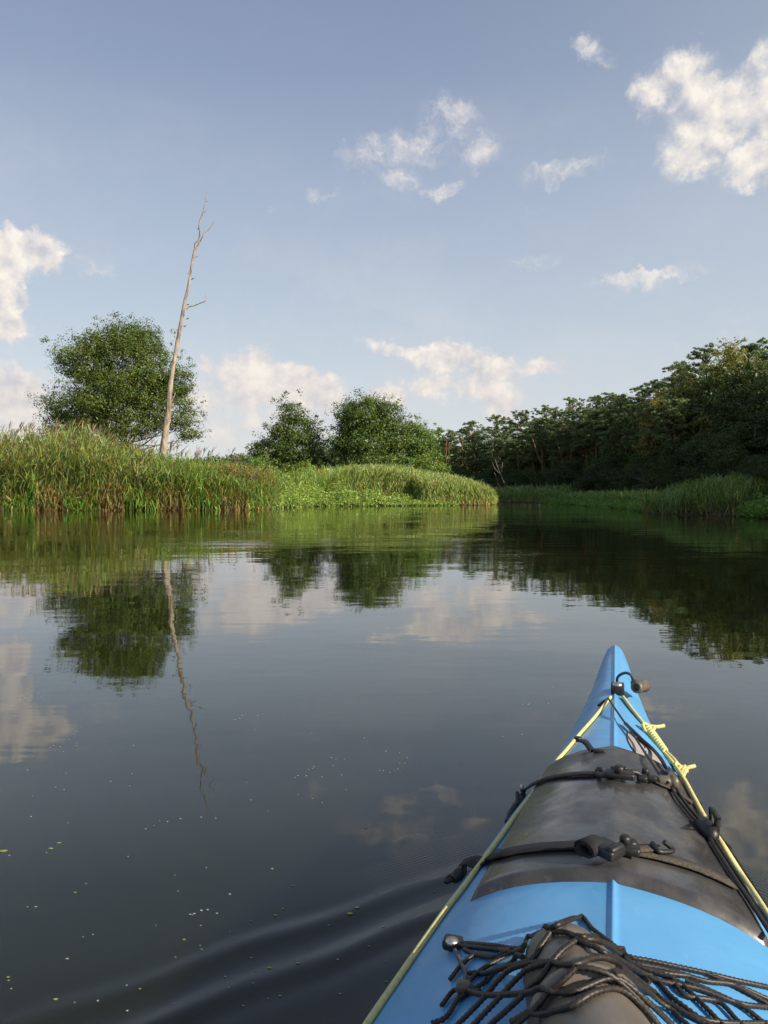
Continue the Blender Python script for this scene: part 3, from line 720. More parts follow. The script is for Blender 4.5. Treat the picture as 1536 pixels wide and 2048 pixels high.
for k, path in enumerate(BR):
    mb = MB(); tube(mb, smoothpath([dp(a, b_) - o0 for a, b_, r in path], n=26), np.interp(np.linspace(0, 1, 26), np.linspace(0, 1, len(path)), [max(r, .75) for _, _, r in path]) * Yd / F, 6)
    if k == 0:
        for (a, b_, c_, d_) in [(394, 508, 392, 496), (404, 444, 406, 442), (401, 462, 398, 463), (406, 443, 405, 440), (411, 430, 416, 428), (416, 409, 419, 408)]:
            tube(mb, smoothpath([dp(a, b_) - o0, dp(c_, d_) - o0], n=3), np.linspace(.03, .018, 3), 5)
    if k == 1:
        for (a, b_, c_, d_) in [(392, 519, 400, 516), (397, 498, 393, 500), (409, 475, 411, 470)]:
            tube(mb, smoothpath([dp(a, b_) - o0, dp(c_, d_) - o0], n=3), np.linspace(.03, .018, 3), 5)
    mb.build('branch', M_dead, dt, smooth=True)

# ---- right-hand forest
def pine_proto(h=10.0, seed=0, crown_lo=.42, wid=2.3, lean=0.0, col=(.078, .118, .050)):
    t = empty('pine_tree'); mb = MB()
    tp = smoothpath([(0, 0, -.4), (lean * .3 + rng.normal() * .1, rng.normal() * .1, h * .45), (lean, rng.normal() * .25, h * .95)], n=16)
    tube(mb, tp, np.linspace(.17, .04, 16), 9)
    pads = []
    nb = 24
    for i in range(nb):
        f_ = crown_lo + (1 - crown_lo) * (i + rng.random()) / nb
        st = np.array([np.interp(f_, np.linspace(0, 1, 16), tp[:, j]) for j in range(3)])
        w_ = wid * (np.interp(f_, [crown_lo, .62, .8, .94, 1.0], [.5, .95, .85, .5, .15])) * rng.uniform(.35, 1.2)
        a = i * 2.4 + rng.normal() * .4
        en = st + np.array([math.cos(a) * w_, math.sin(a) * w_, rng.uniform(.1, .8) * w_])
        if f_ > .9: en[2] += .35
        limb(mb, st, en, .05, .015, .2, 5, 5)
        pads.append((en, rng.uniform(.45, .85) * (1 - .35 * (f_ > .9))))
        if w_ > 1.1: pads.append((st + (en - st) * .55 + [0, 0, .15], rng.uniform(.4, .65)))
    pads.append((tp[-1] + [0, 0, .25], .55)); pads.append((tp[-1] - [0, 0, .4], .7))
    for _ in range(5):   # dead stubs low on the trunk
        f_ = rng.uniform(.15, crown_lo); st = np.array([np.interp(f_, np.linspace(0, 1, 16), tp[:, j]) for j in range(3)])
        a = rng.uniform(0, 6.28); limb(mb, st, st + np.array([math.cos(a), math.sin(a), rng.uniform(-.2, .3)]) * rng.uniform(.3, .9), .02, .008, .2, 4, 4)
    mb.build('trunk', M_pine, t, smooth=True)
    mb = MB()
    for (c, r) in pads:
        r = r * 1.0; n_ = int(680 * r / .6); sub = 9
        sc = c + rng.normal(size=(sub, 3)) * np.array([.52, .52, .26]) * r; ii = rng.integers(0, sub, n_)
        d_ = rand_unit(n_); d_[:, 2] = np.abs(d_[:, 2]) * 1.0 - .25
        q = sc[ii] + d_ * r * np.array([.36, .36, .28]) * rng.uniform(.4, 1.25, (n_, 1))
        leaf_quads(mb, q, .095 * rng.uniform(.7, 1.3, n_), colvar(np.array(col) * rng.uniform(.75, 1.25), n_, .25, .1), up=.3, aspect=.38, normal=d_ * 1.1)
    mb.build('crown', M_needle, t, color=True)
    return t
def leafy_proto(name, h, lobes, n, per, col, tr=.14, leaf=.11, cr=.5, shoots=.25, inner=.45, cv=.2, yel=.14):
    return tree(name, (0, 0, 0), lobes, n, per, leaf, cr, col, tr, None, cat=None, shoots=shoots, inner=inner, cv=cv, yel=yel)
def rl(h, w, k, lo=.3):
    out_ = []
    for i in range(k):
        a = rng.uniform(0, 6.28); f_ = lo + (1 - lo) * (i + .5) / k; ww = w * np.interp(f_, [lo, .6, 1], [.75, 1, .35])
        out_.append((math.cos(a) * ww * .5, math.sin(a) * ww * .5, h * f_ * .93, ww * .62, ww * .62, h * .15))
    return out_
PR = {}
PR['pine'] = [pine_proto(10, 0, .52, 2.5, .5), pine_proto(10, 1, .58, 2.0, -.3), pine_proto(10, 2, .48, 2.7, .2), pine_proto(10, 3, .62, 2.3, .8)]
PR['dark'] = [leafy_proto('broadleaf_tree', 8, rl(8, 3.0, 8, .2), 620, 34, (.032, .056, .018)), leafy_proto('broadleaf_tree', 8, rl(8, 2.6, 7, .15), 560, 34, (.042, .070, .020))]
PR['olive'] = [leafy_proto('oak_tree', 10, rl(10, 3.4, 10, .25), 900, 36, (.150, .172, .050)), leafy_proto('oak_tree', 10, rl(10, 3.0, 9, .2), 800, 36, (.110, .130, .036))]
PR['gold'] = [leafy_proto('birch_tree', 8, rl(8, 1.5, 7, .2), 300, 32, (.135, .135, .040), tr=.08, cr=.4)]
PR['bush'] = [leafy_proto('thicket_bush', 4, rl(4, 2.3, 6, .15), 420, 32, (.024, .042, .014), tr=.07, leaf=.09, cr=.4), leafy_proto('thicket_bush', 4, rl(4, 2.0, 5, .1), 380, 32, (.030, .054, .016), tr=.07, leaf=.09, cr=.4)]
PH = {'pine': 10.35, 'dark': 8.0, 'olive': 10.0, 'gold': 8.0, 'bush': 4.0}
used = set()
def put(kind, idx, px, Y, ptop, label, cat='tree', group=None, sx=1.0, rz=None):
    pr = PR[kind][idx % len(PR[kind])]
    o = pr if id(pr) not in used else copy_tree(pr)
    used.add(id(pr))
    h = topz(px, ptop, Y) - GZ; s = h / PH[kind]
    o.location = (wx(px, Y), Y, GZ); o.scale = (s * sx, s * sx, s); o.rotation_euler = (0, 0, random.uniform(0, 6.28) if rz is None else rz)
    for k in ('label', 'category', 'group'):
        if k in o: del o[k]
    tag(o, label, cat, group)
    return o
ORD = ['first', 'second', 'third', 'fourth', 'fifth', 'sixth', 'seventh', 'eighth', 'ninth', 'tenth', 'eleventh', 'twelfth', 'thirteenth', 'fourteenth', 'fifteenth', 'sixteenth', 'seventeenth', 'eighteenth', 'nineteenth', 'twentieth']
SKYL = [(878, 856), (905, 852), (930, 856), (953, 834), (987, 831), (1012, 852), (1037, 822), (1062, 832), (1088, 811), (1118, 812), (1150, 795), (1180, 782), (1212, 786), (1245, 778), (1290, 770), (1325, 764)]
def forestY(px): return float(np.interp(px, [860, 900, 990, 1060, 1130, 1200, 1280, 1340, 1400, 1470, 1540, 1640], [112, 104, 90, 80, 74, 66, 58, 52, 48, 43, 38, 33]))
for i, (px1, ty1) in enumerate(SKYL):
    put('pine', i, px1, forestY(px1) + random.uniform(-1.5, 1.5), ty1 - 3 + 9 * (i % 2), f'{ORD[i]} pine crown from the left along the forest skyline', 'pine tree', 'pines along the forest skyline', sx=.72 + .3 * random.random())
put('pine', 2, 1366, 56, 722, 'dark pine leaning out at the left shoulder of the tall trees', 'pine tree', 'tall pines on the right', sx=.9)
put('pine', 0, 1418, 58, 684, 'tallest dark pine spire above the olive oaks', 'pine tree', 'tall pines on the right', sx=.8)
put('pine', 1, 1497, 56, 682, 'tall dark pine behind the oaks nearest the right picture edge', 'pine tree', 'tall pines on the right', sx=.95)
put('pine', 3, 1545, 52, 690, 'tall dark pine cut by the right picture edge', 'pine tree', 'tall pines on the right', sx=.9)
put('olive', 0, 1432, 49, 705, 'olive-yellow sunlit oak below the tallest pine', 'oak tree', 'olive oaks on the right', sx=.95)
put('olive', 1, 1500, 47, 722, 'olive oak with bronzed top near the right picture edge', 'oak tree', 'olive oaks on the right', sx=.9)
put('olive', 1, 1382, 50, 762, 'broad olive-green oak left of the tallest sunlit oak', 'oak tree', 'olive oaks on the right', sx=1.0)
put('gold', 0, 1322, 49, 785, 'slender golden-leaved birch in front of the dark pines', 'birch tree', sx=1.0)
put('olive', 1, 1240, 62, 800, 'brownish green oak poking out among the skyline pines', 'oak tree', 'olive oaks on the right', sx=.7)
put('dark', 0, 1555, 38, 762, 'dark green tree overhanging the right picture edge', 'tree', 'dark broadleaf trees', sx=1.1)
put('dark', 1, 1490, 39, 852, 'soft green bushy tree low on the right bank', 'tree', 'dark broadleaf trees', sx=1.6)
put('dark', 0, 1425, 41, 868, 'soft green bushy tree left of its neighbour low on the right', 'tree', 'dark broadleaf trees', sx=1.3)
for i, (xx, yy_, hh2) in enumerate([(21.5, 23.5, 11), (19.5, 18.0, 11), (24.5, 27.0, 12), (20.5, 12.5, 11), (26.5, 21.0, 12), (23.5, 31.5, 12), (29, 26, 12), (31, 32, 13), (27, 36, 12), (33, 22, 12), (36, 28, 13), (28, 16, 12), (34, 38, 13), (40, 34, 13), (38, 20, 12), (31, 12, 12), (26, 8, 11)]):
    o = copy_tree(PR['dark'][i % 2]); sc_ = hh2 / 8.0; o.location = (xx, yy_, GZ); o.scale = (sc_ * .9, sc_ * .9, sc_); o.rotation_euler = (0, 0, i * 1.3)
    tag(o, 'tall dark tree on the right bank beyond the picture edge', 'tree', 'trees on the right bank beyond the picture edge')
# shaded second rank, seen between and under the skyline crowns
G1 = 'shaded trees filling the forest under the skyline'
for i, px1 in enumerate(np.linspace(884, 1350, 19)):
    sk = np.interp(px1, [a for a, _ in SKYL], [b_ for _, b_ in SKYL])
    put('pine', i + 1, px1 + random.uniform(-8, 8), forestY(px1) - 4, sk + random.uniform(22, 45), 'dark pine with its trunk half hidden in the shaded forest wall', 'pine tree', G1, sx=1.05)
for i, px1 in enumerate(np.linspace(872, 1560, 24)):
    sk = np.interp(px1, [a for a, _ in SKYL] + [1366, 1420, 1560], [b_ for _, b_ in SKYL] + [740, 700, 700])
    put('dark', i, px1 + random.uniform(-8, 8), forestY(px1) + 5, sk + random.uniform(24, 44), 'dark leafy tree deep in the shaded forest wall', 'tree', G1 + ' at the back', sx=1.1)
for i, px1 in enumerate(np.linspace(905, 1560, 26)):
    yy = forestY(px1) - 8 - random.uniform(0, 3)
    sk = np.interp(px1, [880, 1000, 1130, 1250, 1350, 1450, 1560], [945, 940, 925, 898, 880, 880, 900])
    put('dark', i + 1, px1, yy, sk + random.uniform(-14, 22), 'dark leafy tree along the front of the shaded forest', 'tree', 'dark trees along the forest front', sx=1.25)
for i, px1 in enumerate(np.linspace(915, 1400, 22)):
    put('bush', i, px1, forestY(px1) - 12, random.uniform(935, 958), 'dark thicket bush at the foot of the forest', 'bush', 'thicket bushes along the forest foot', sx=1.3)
# leaning and dead wood on the forest edge
def wood(name, Y, paths, m_, label, cat, part='branch'):
    b0 = np.array([wx(paths[0][0][0], Y), Y, H + (HZ - paths[0][0][1]) / F * Y]); t = empty(name, tuple(b0)); tag(t, label, cat)
    for k, pth in enumerate(paths):
        mb = MB(); n_ = 14
        P_ = smoothpath([np.array([wx(q[0], Y + (q[3] if len(q) > 3 else 0)), Y + (q[3] if len(q) > 3 else 0), H + (HZ - q[1]) / F * Y]) - b0 for q in pth], n=n_)
        tube(mb, P_, np.interp(np.linspace(0, 1, n_), np.linspace(0, 1, len(pth)), [q[2] for q in pth]) * Y / F, 7)
        mb.build('trunk' if k == 0 else part, m_, t, smooth=True)
    return t
wood('leaning_dead_tree', 66, [[(1019, 990, 1.7), (1010, 970, 1.4), (1002, 952, 1.2), (995, 935, .9), (990, 920, .8)], [(1004, 956, 1.2), (1003, 940, 1), (1005, 925, .7)], [(1000, 948, 1.0), (990, 938, .8), (984, 925, .6)], [(999, 985, 1.2), (994, 960, 1.0), (988, 945, .7)]], M_pale, 'pale forked dead tree leaning left at the river bend', 'dead tree')
wood('leaning_pine', 67, [[(1087, 935, 1.0), (1078, 918, 1.2), (1070, 895, 1.1), (1062, 872, .9)], [(1074, 905, .6), (1066, 900, .5), (1060, 901, .4)]], M_pine, 'orange pine trunk leaning left in the dark forest front', 'trunk')
wood('crooked_sapling', 63, [[(1131, 985, .9), (1129, 950, .9), (1124, 920, .8), (1117, 895, .7), (1112, 885, .5)]], M_pale, 'thin pale crooked stem in front of the dark forest', 'trunk')
wood('fallen_branch', 41, [[(1346, 985, 1.6), (1330, 978, 1.4), (1305, 971, 1.2), (1288, 963, .9), (1265, 955, .6)], [(1287, 964, .7), (1285, 950, .6), (1281, 942, .4)], [(1300, 970, .6), (1280, 970, .6), (1262, 974, .4)], [(1280, 960, .5), (1272, 950, .4), (1262, 944, .3)], [(1330, 978, .5), (1325, 970, .4), (1322, 962, .3)]], M_pale, 'bare fallen branch reaching left over the low right bank', 'branch')
wood('floating_log', 26.3, [[(1484, 1031, 1.4), (1450, 1030.5, 1.6), (1412, 1030, 1.0)]], M_pale, 'pale log lying at the waterline below the right reeds', 'log')
for px1, y0, y1, r_ in [(893, 965, 880, 1.0), (898, 960, 885, .8), (925, 930, 875, .8)]:
    wood('bare_pine', 95 if px1 < 900 else 93, [[(px1, y0, r_), (px1 - 1, (y0 + y1) / 2, r_), (px1, y1, r_ * .8)]], M_pine, {893: 'reddish bare trunk just right of the rounded green tree', 898: 'thinner reddish trunk close beside the bare one', 925: 'short reddish trunk between two pine crowns by the gap'}[px1], 'trunk')

# ------------------------------------------------------------------ kayak
TU = np.array([-2.3, -2.0, -1.5, -1.0, -.5, 0, .4, .737, .970, 1.085, 1.288, 1.596, 1.847, 2.04, 2.28, 2.37, 2.41])
TB = np.array([.01, .09, .18, .25, .285, .29, .275, .246, .214, .195, .163, .106, .074, .054, .035, .024, .010])
TE = np.array([.30, .28, .26, .25, .25, .25, .25, .25, .25, .25, .252, .262, .275, .29, .308, .318, .322])
TRG = np.array([.32, .31, .30, .31, .33, .355, .36, .352, .342, .337, .330, .325, .329, .333, .338, .338, .330])
def fb(u): return np.interp(u, TU, TB)
def fe(u): return np.interp(u, TU, TE)
def fr_(u): return np.interp(u, TU, TRG)
def sm(f, u, w=.05): return (f(u - w) + 2 * f(u) + f(u + w)) / 4 if True else f(u)
def deckz(u, v):
    u = np.asarray(u, float); t = np.clip(np.abs(v) / np.maximum(fb(u), 1e-4), 0, 1)
    zr, ze = fr_(u), fe(u)
    return zr - (zr - ze) * (.30 * t + .70 * t ** 3)
HU0, HU1 = .905, 1.425
def hatch_w(u): return np.interp(u, [HU0, HU1], [.170, .126])
def topsurf(u, v):
    z = deckz(u, v) + .0035 * np.exp(-(v / .006) ** 2)
    on = (u > HU0) & (u < HU1) & (np.abs(v) < hatch_w(u))
    return np.where(on, deckz(u, v) + .013, z)
kay = empty('kayak', tuple(K(0, 0, 0)))
tag(kay, 'blue sea kayak bow with black hatch cover, pointing upriver', 'kayak')
def pl_mat():
    m, b, out = mat('blue_polyethylene')
    co = b.n('ShaderNodeTexCoord').outputs['Object']
    p = b.n('ShaderNodeBsdfPrincipled')
    f = b.mr(b.noise(co, 9, 5, .65), .35, .75)
    c = b.mix(f, (.098, .325, .60, 1), (.118, .35, .63, 1))
    sc = b.mr(b.noise(b.vm('MULTIPLY', co, (150, 14, 60)), 1.0, 4, .6), .64, .74)
    c = b.mix(b.m('MULTIPLY', sc, .22), c, (.35, .55, .80, 1))
    ds = b.mr(b.noise(co, 240, 2, .6), .70, .76)
    c = b.mix(b.m('MULTIPLY', ds, .35), c, (.45, .50, .50, 1))
    dm = b.m('MULTIPLY', b.mr(b.noise(co, 6, 5, .65), .52, .75), .22)
    c = b.mix(dm, c, (.10, .22, .36, 1))
    b.put(p.inputs['Base Color'], c)
    b.put(p.inputs['Roughness'], b.mr(b.noise(co, 20, 4, .6), .3, .7, .30, .46))
    bn = b.n('ShaderNodeBump'); bn.inputs['Distance'].default_value = .0006
    b.put(bn.inputs['Height'], b.noise(co, 35, 3, .5)); b.put(p.inputs['Normal'], bn.outputs[0])
    b.put(out.inputs[0], p.outputs[0]); return m
M_blue = pl_mat()
us = np.concatenate([np.linspace(-2.3, .4, 40), np.linspace(.42, 2.34, 110), np.linspace(2.35, 2.41, 10)])
sp = np.array([0, .007, .014, .021, .03, .04, .055, .08, .12, .18, .25, .33, .42, .51, .60, .69, .77, .84, .90, .94, .97, .99, 1.0])
s_all = np.concatenate([-sp[::-1], sp[1:]])
def smu(f): return (f(us - .04) + f(us) * 2 + f(us + .04)) / 4
def section(u):
    b_, ze, zr = fb(u), fe(u), fr_(u)
    v = s_all * b_; z = zr - (zr - ze) * (.30 * np.abs(s_all) + .70 * np.abs(s_all) ** 3) + -(0) + .0030 * np.exp(-(v / .0036) ** 2) * min(1, b_ / .03)
    keel = np.interp(u, [-2.3, -2.15, -1.8, -1, 1, 1.8, 2.1, 2.25, 2.36, 2.41], [.26, .05, -.08, -.10, -.10, -.08, -.01, .10, .23, .31])
    zz = ze - .008
    low = [(1.0, zz), (1.012, zz - .012), (1.0, ze * .75 + keel * .25), (.90, ze * .45 + keel * .55), (.70, ze * .22 + keel * .78), (.36, ze * .06 + keel * .94), (0, keel)]
    R_ = [(a * b_, q) for a, q in low]
    Lh = [(-a * b_, q) for a, q in low[:-1]][::-1]
    pts = [(v[i], z[i]) for i in range(len(v))] + R_ + Lh
    return np.array(pts)
secs = np.array([section(u) for u in us]); n_, k_ = secs.shape[:2]
V = K(np.repeat(us, k_), secs[..., 0].ravel(), secs[..., 1].ravel())
i = np.arange(n_ - 1)[:, None] * k_; j = np.arange(k_)[None]; j2 = (j + 1) % k_
f = np.stack([i + j, i + k_ + j, i + k_ + j2, i + j2], -1).reshape(-1, 4)
mb = MB(); mb.add(V, f)
for e_ in (0, n_ - 1):
    ring = V.reshape(n_, k_, 3)[e_]; cc = ring.mean(0)
    tri = np.array([[a, (a + 1) % k_, k_] for a in range(k_)]); tri = tri if e_ else tri[:, ::-1]
    mb.add(np.vstack([ring, cc[None]]), tri)
hull = mb.build('hull', M_blue, kay, smooth=True)

# ray from the camera to the deck: gives a real point on the kayak
def DP(px, py, lift=0.0, surf=topsurf):
    d = raydir(px, py); t = np.linspace(.35, 4.5, 9000)
    P_ = np.array([0, 0, H]) + t[:, None] * d
    u = P_ @ KU; v = P_ @ KV
    inside = (np.abs(v) <= fb(u) + .004) & (u < 2.41)
    z = np.where(inside, surf(u, np.clip(v, -fb(u), fb(u))) + lift, -1)
    hit = np.where(P_[:, 2] <= z)[0]
    if len(hit) == 0:      # just outside the sheer line: nearest point of the edge
        dd_ = np.abs(P_[:, 2] - (fe(u) + lift)) + np.maximum(np.abs(v) - fb(u), 0) * 4; k = np.argmin(dd_)
        return K(u[k], np.clip(v[k], -fb(u[k]) - .008, fb(u[k]) + .008), P_[k][2])
    return P_[hit[0]]
def nrm(P_):
    u, v = P_ @ KU, P_ @ KV; e = .004
    dzu = (deckz(u + e, v) - deckz(u - e, v)) / (2 * e); dzv = (deckz(u, v + e) - deckz(u, v - e)) / (2 * e)
    n_ = KZ - KU * dzu - KV * dzv; return n_ / np.linalg.norm(n_)

# hatch cover
def hatch_mat():
    m, b, out = mat('worn_black_rubber')
    co = b.n('ShaderNodeTexCoord').outputs['Object']
    p = b.n('ShaderNodeBsdfPrincipled')
    w1 = b.mr(b.noise(b.vm('MULTIPLY', co, (1, .7, 1)), 15, 8, .66), .42, .66)
    w2 = b.mr(b.noise(b.vm('ADD', co, (3, 1, 7)), 42, 5, .7), .60, .74)
    c = b.mix(b.m('MULTIPLY', w1, .75), (.036, .036, .038, 1), (.088, .083, .074, 1))
    c = b.mix(b.m('MULTIPLY', w2, .35), c, (.17, .16, .13, 1))
    sc = b.mr(b.noise(b.vm('MULTIPLY', co, (90, 14, 40)), 1.0, 3, .6), .74, .80)
    c = b.mix(b.m('MULTIPLY', sc, .3), c, (.4, .38, .34, 1))
    b.put(p.inputs['Base Color'], c)
    b.put(p.inputs['Roughness'], b.mr(b.noise(co, 11, 5, .6), .35, .65, .16, .42))
    p.inputs['Specular IOR Level'].default_value = .6
    bn = b.n('ShaderNodeBump'); bn.inputs['Distance'].default_value = .0025
    b.put(bn.inputs['Height'], b.noise(co, 9, 3, .5)); b.put(p.inputs['Normal'], bn.outputs[0])
    b.put(out.inputs[0], p.outputs[0]); return m
M_hatch = hatch_mat()
nu, nv = 60, 61
uu = np.linspace(0, 1, nu); vv = np.linspace(-1, 1, nv)
vv = np.sign(vv) * np.abs(vv) ** .9
rows = []
for a in uu:
    u = HU0 + (HU1 - HU0) * a
    hw = hatch_w(u); v = vv * hw
    edge = np.minimum(np.minimum(a, 1 - a) * (HU1 - HU0), (1 - np.abs(vv)) * hw)
    lift = .0135 * (1 - (1 - np.clip(edge / .014, 0, 1)) ** 2) ** .5
    # the rear edge rises into a slightly domed cover
    rows.append(K(np.full(nv, u), v, deckz(u, v) - .002 + lift + .002 * np.exp(-(v / .02) ** 2)))
V = np.array(rows).reshape(-1, 3)
i = np.arange(nu - 1)[:, None] * nv; j = np.arange(nv - 1)[None]
f = np.stack([i + j, i + nv + j, i + nv + j + 1, i + j + 1], -1).reshape(-1, 4)
mb = MB(); mb.add(V, f); hatch = mb.build('hatch_cover', M_hatch, kay, smooth=True)

M_web = pbr('black_webbing', (.012, .012, .014), .75, bump=(900, .0008))
M_web2 = pbr('dusty_webbing', (.05, .043, .034), .9, var=(.11, .095, .07), vscale=300, bump=(700, .0015))
M_plast = pbr('black_plastic', (.014, .014, .015), .45, bump=(400, .0003))
M_dusty = pbr('grey_plastic', (.10, .085, .065), .42, var=(.15, .13, .10), vscale=60)
M_metal = pbr('dull_metal', (.5, .48, .44), .35, metal=.9)
M_yel = pbr('yellow_rope', (.64, .59, .23), .7, var=(.52, .48, .20), vscale=120, bump=(700, .0006))
M_cord = pbr('braided_cord', (.016, .013, .011), .5, var=(.034, .027, .020), vscale=160)
M_navy = pbr('navy_bungee', (.012, .018, .05), .5)
M_bottle = pbr('grey_brown_bottle', (.155, .132, .105), .33, var=(.125, .108, .085), vscale=14, bump=(60, .0004))

def rope(parent, name, pts, r, m_, lift=None, braid=None, sides=8, step=.006, surf=topsurf):
    P_ = smoothpath([DP(x, y, r * 1.0 + .001 if lift is None else lift, surf) for x, y in pts], step=step)
    if lift is None or lift < .02:
        for k in range(len(P_)):
            u, v = P_[k] @ KU, P_[k] @ KV
            if abs(v) < fb(u): P_[k][2] = max(P_[k][2], float(surf(u, v)) + r * .9)
    mb = MB(); tube(mb, P_, r, sides, braid=braid); return mb.build(name, m_, parent, smooth=True), P_

# fitting at the bow: block, screw cap, toggle handle
fit = DP(1235, 1385, 0.0); nf = nrm(fit)
mb = MB(); rbox(mb, fit + KZ * .010, [KV, KU, KZ], (.030, .046, .020), .003)
fo = mb.build('deck_fitting', M_plast, kay)
mb = MB(); lathe(mb, fit + KZ * .018 - KU * .008, KZ, [(0, .0115), (.004, .0115), (.007, .009), (.009, .0), ], 20); mb.build('screw_cap', M_metal, fo, smooth=True)
# toggle
a0 = fit + KZ * .02 + KU * .016
hb = K(*((fit @ KU) - .000, (fit @ KV) + .052, fit[2] + .018))
mb = MB(); tube(mb, smoothpath([a0 - KZ * .01, a0 + KZ * .012, a0 + KV * .016 + KZ * .024, a0 + KV * .030 + KZ * .020, hb - KV * .016 + KU * .016 + KZ * .006], step=.003), .0033, 8); tgc = mb.build('toggle_cord', M_navy, fo, smooth=True)
ta = np.array(-KU * .75 - KV * .35 + KZ * .1); ta /= np.linalg.norm(ta)
mb = MB()
lathe(mb, hb - ta * .028, ta, [(0, 0), (0, .010), (.003, .0135), (.012, .0145), (.028, .012), (.044, .0145), (.053, .0135), (.056, .011), (.0561, .0085), (.045, .008), (.045, 0)], 24)
lathe(mb, hb - KV * .018 + KU * .018 + KZ * .004, KV * .7 - KU * .7, [(0, 0), (0, .007), (.004, .009), (.016, .009), (.024, .007)], 20)
mb.build('toggle_handle', M_dusty, fo, smooth=True)

# yellow deck line
line = empty('deck_line', (0, 0, 0), parent=kay)
rope(line, 'line', [(1221, 1394), (1190, 1433), (1160, 1467), (1135, 1497), (1115, 1520), (1095, 1547), (1068, 1583), (1044, 1615), (1032, 1631), (1000, 1676), (952, 1740), (925, 1777), (893, 1818), (840, 1893), (790, 1966), (735, 2046), (700, 2098)], .0038, M_yel, surf=lambda u, v: np.maximum(deckz(u, v), fe(u) + .004))
rope(line, 'line', [(1246, 1394), (1262, 1416), (1278, 1436), (1294, 1455)], .0038, M_yel)
rope(line, 'line', [(1333, 1508), (1345, 1525), (1362, 1550), (1372, 1566), (1390, 1600), (1412, 1640), (1445, 1690), (1480, 1745), (1510, 1790), (1536, 1830), (1570, 1885)], .0042, M_yel)
for sg in (-1, 1):   # the line runs on along both gunwales beside the cockpit
    uu_ = np.linspace(.70 if sg < 0 else .62, -1.2, 30); mb = MB()
    tube(mb, K(uu_, sg * fb(uu_) * 1.0, fe(uu_) + .005), .0038, 8); mb.build('line', M_yel, line, smooth=True)
# lashing: turns wound round the line, plus two knots with tails
mb = MB()
A_, B_ = DP(1296, 1458, .010), DP(1332, 1506, .008)
ax_ = (B_ - A_) / np.linalg.norm(B_ - A_); s1 = np.cross(KZ, ax_); s1 /= np.linalg.norm(s1); s1 = s1 if s1 @ KV > 0 else -s1; s2 = KZ * 1.0
L_ = np.linalg.norm(B_ - A_); tt = np.linspace(0, 1, 300); turns = 11
helix = A_ + np.outer(tt * L_, ax_) + np.outer(.0068 * np.cos(tt * turns * 2 * np.pi) * (1 - .35 * tt), s1) + np.outer(.0068 * np.sin(tt * turns * 2 * np.pi) * (1 - .35 * tt), s2)
tube(mb, helix, .0036, 8)
th = np.linspace(0, 2 * np.pi, 40); tube(mb, A_ + np.outer(.011 * np.cos(th), s1) + np.outer(.011 * np.sin(th) + .002, ax_) + np.outer(.004 + .003 * np.sin(2 * th), s2), .0038, 8)
tube(mb, smoothpath([A_ + s1 * .004 + s2 * .006, A_ + s1 * .018 + s2 * .006 + ax_ * .004, A_ + s1 * .036 + s2 * .006 + ax_ * .002], n=12), .0040, 8)
mb.build('lashing', M_yel, line, smooth=True)
mb = MB()
A2 = DP(1364, 1545, .008)
for q in range(3):
    tube(mb, A2 + np.outer(.009 * np.cos(th + q), s1) + np.outer(.007 * np.sin(th) + (q - 1) * .007, ax_) + np.outer(.005 + .004 * np.sin(2 * th + q), s2), .0038, 8)
tube(mb, smoothpath([A2 + s2 * .004, A2 + s1 * .012 + s2 * .010 + ax_ * .002, A2 + s1 * .026 + s2 * .012 + ax_ * .002], n=12), .0040, 8)
tube(mb, smoothpath([B_ - s1 * .004, (A2 + B_) / 2 - s1 * .006 + s2 * .004, A2 - s1 * .004], n=20), .0036, 8)
tube(mb, smoothpath([B_ + s1 * .003, (A2 + B_) / 2 + s1 * .003 + s2 * .003, A2 + s1 * .002], n=20), .0036, 8)
mb.build('knot', M_yel, line, smooth=True)

# black rudder/tow cords on the right side
tow = empty('tow_line', (0, 0, 0), parent=kay)
rope(tow, 'cord', [(1216, 1396), (1232, 1420), (1250, 1446), (1262, 1462), (1280, 1490), (1300, 1520), (1322, 1552), (1338, 1566)], .0021, M_cord, lift=.010)
rope(tow, 'bungee', [(1250, 1446), (1262, 1458), (1285, 1480), (1305, 1498), (1322, 1518), (1332, 1535), (1338, 1537), (1332, 1547)], .0034, M_navy, lift=.007)
rope(tow, 'cord', [(1197, 1411), (1206, 1404), (1216, 1398), (1222, 1394)], .0030, M_navy)
rope(tow, 'cord', [(1340, 1568), (1352, 1592), (1375, 1622), (1395, 1645), (1412, 1662)], .0026, M_cord)
rope(tow, 'cord', [(1346, 1566), (1360, 1590), (1382, 1620), (1402, 1642), (1416, 1658)], .0026, M_cord)
rope(tow, 'cord', [(1412, 1664), (1440, 1710), (1475, 1765), (1510, 1818), (1545, 1872)], .0030, M_cord)
rope(tow, 'cord', [(1417, 1662), (1447, 1708), (1484, 1764), (1519, 1817), (1555, 1872)], .0030, M_cord)
rope(tow, 'cord', [(1428, 1660), (1440, 1680), (1462, 1714), (1500, 1772), (1534, 1826), (1566, 1880)], .0026, M_cord)
rope(tow, 'cord', [(1434, 1664), (1446, 1682), (1470, 1716), (1506, 1770), (1541, 1824), (1574, 1878)], .0026, M_cord)
ca = DP(1338, 1566, .008); mb = MB()
lathe(mb, ca - KV * .018, KV * .9 + KU * .25, [(0, 0), (0, .008), (.003, .010), (.018, .010), (.021, .009), (.022, .0105), (.030, .0105), (.033, .008), (.033, 0)], 20); mb.build('cord_lock', M_dusty, tow, smooth=True)
cb = DP(1414, 1658, .008); ad = DP(1440, 1690, .008) - DP(1395, 1630, .008); ad /= np.linalg.norm(ad)
mb = MB(); lathe(mb, cb - ad * .024, ad, [(0, 0), (.001, .006), (.006, .0095), (.018, .0125), (.032, .0125), (.043, .010), (.048, .007), (.050, 0)], 22); mb.build('slider', M_plast, tow, smooth=True)
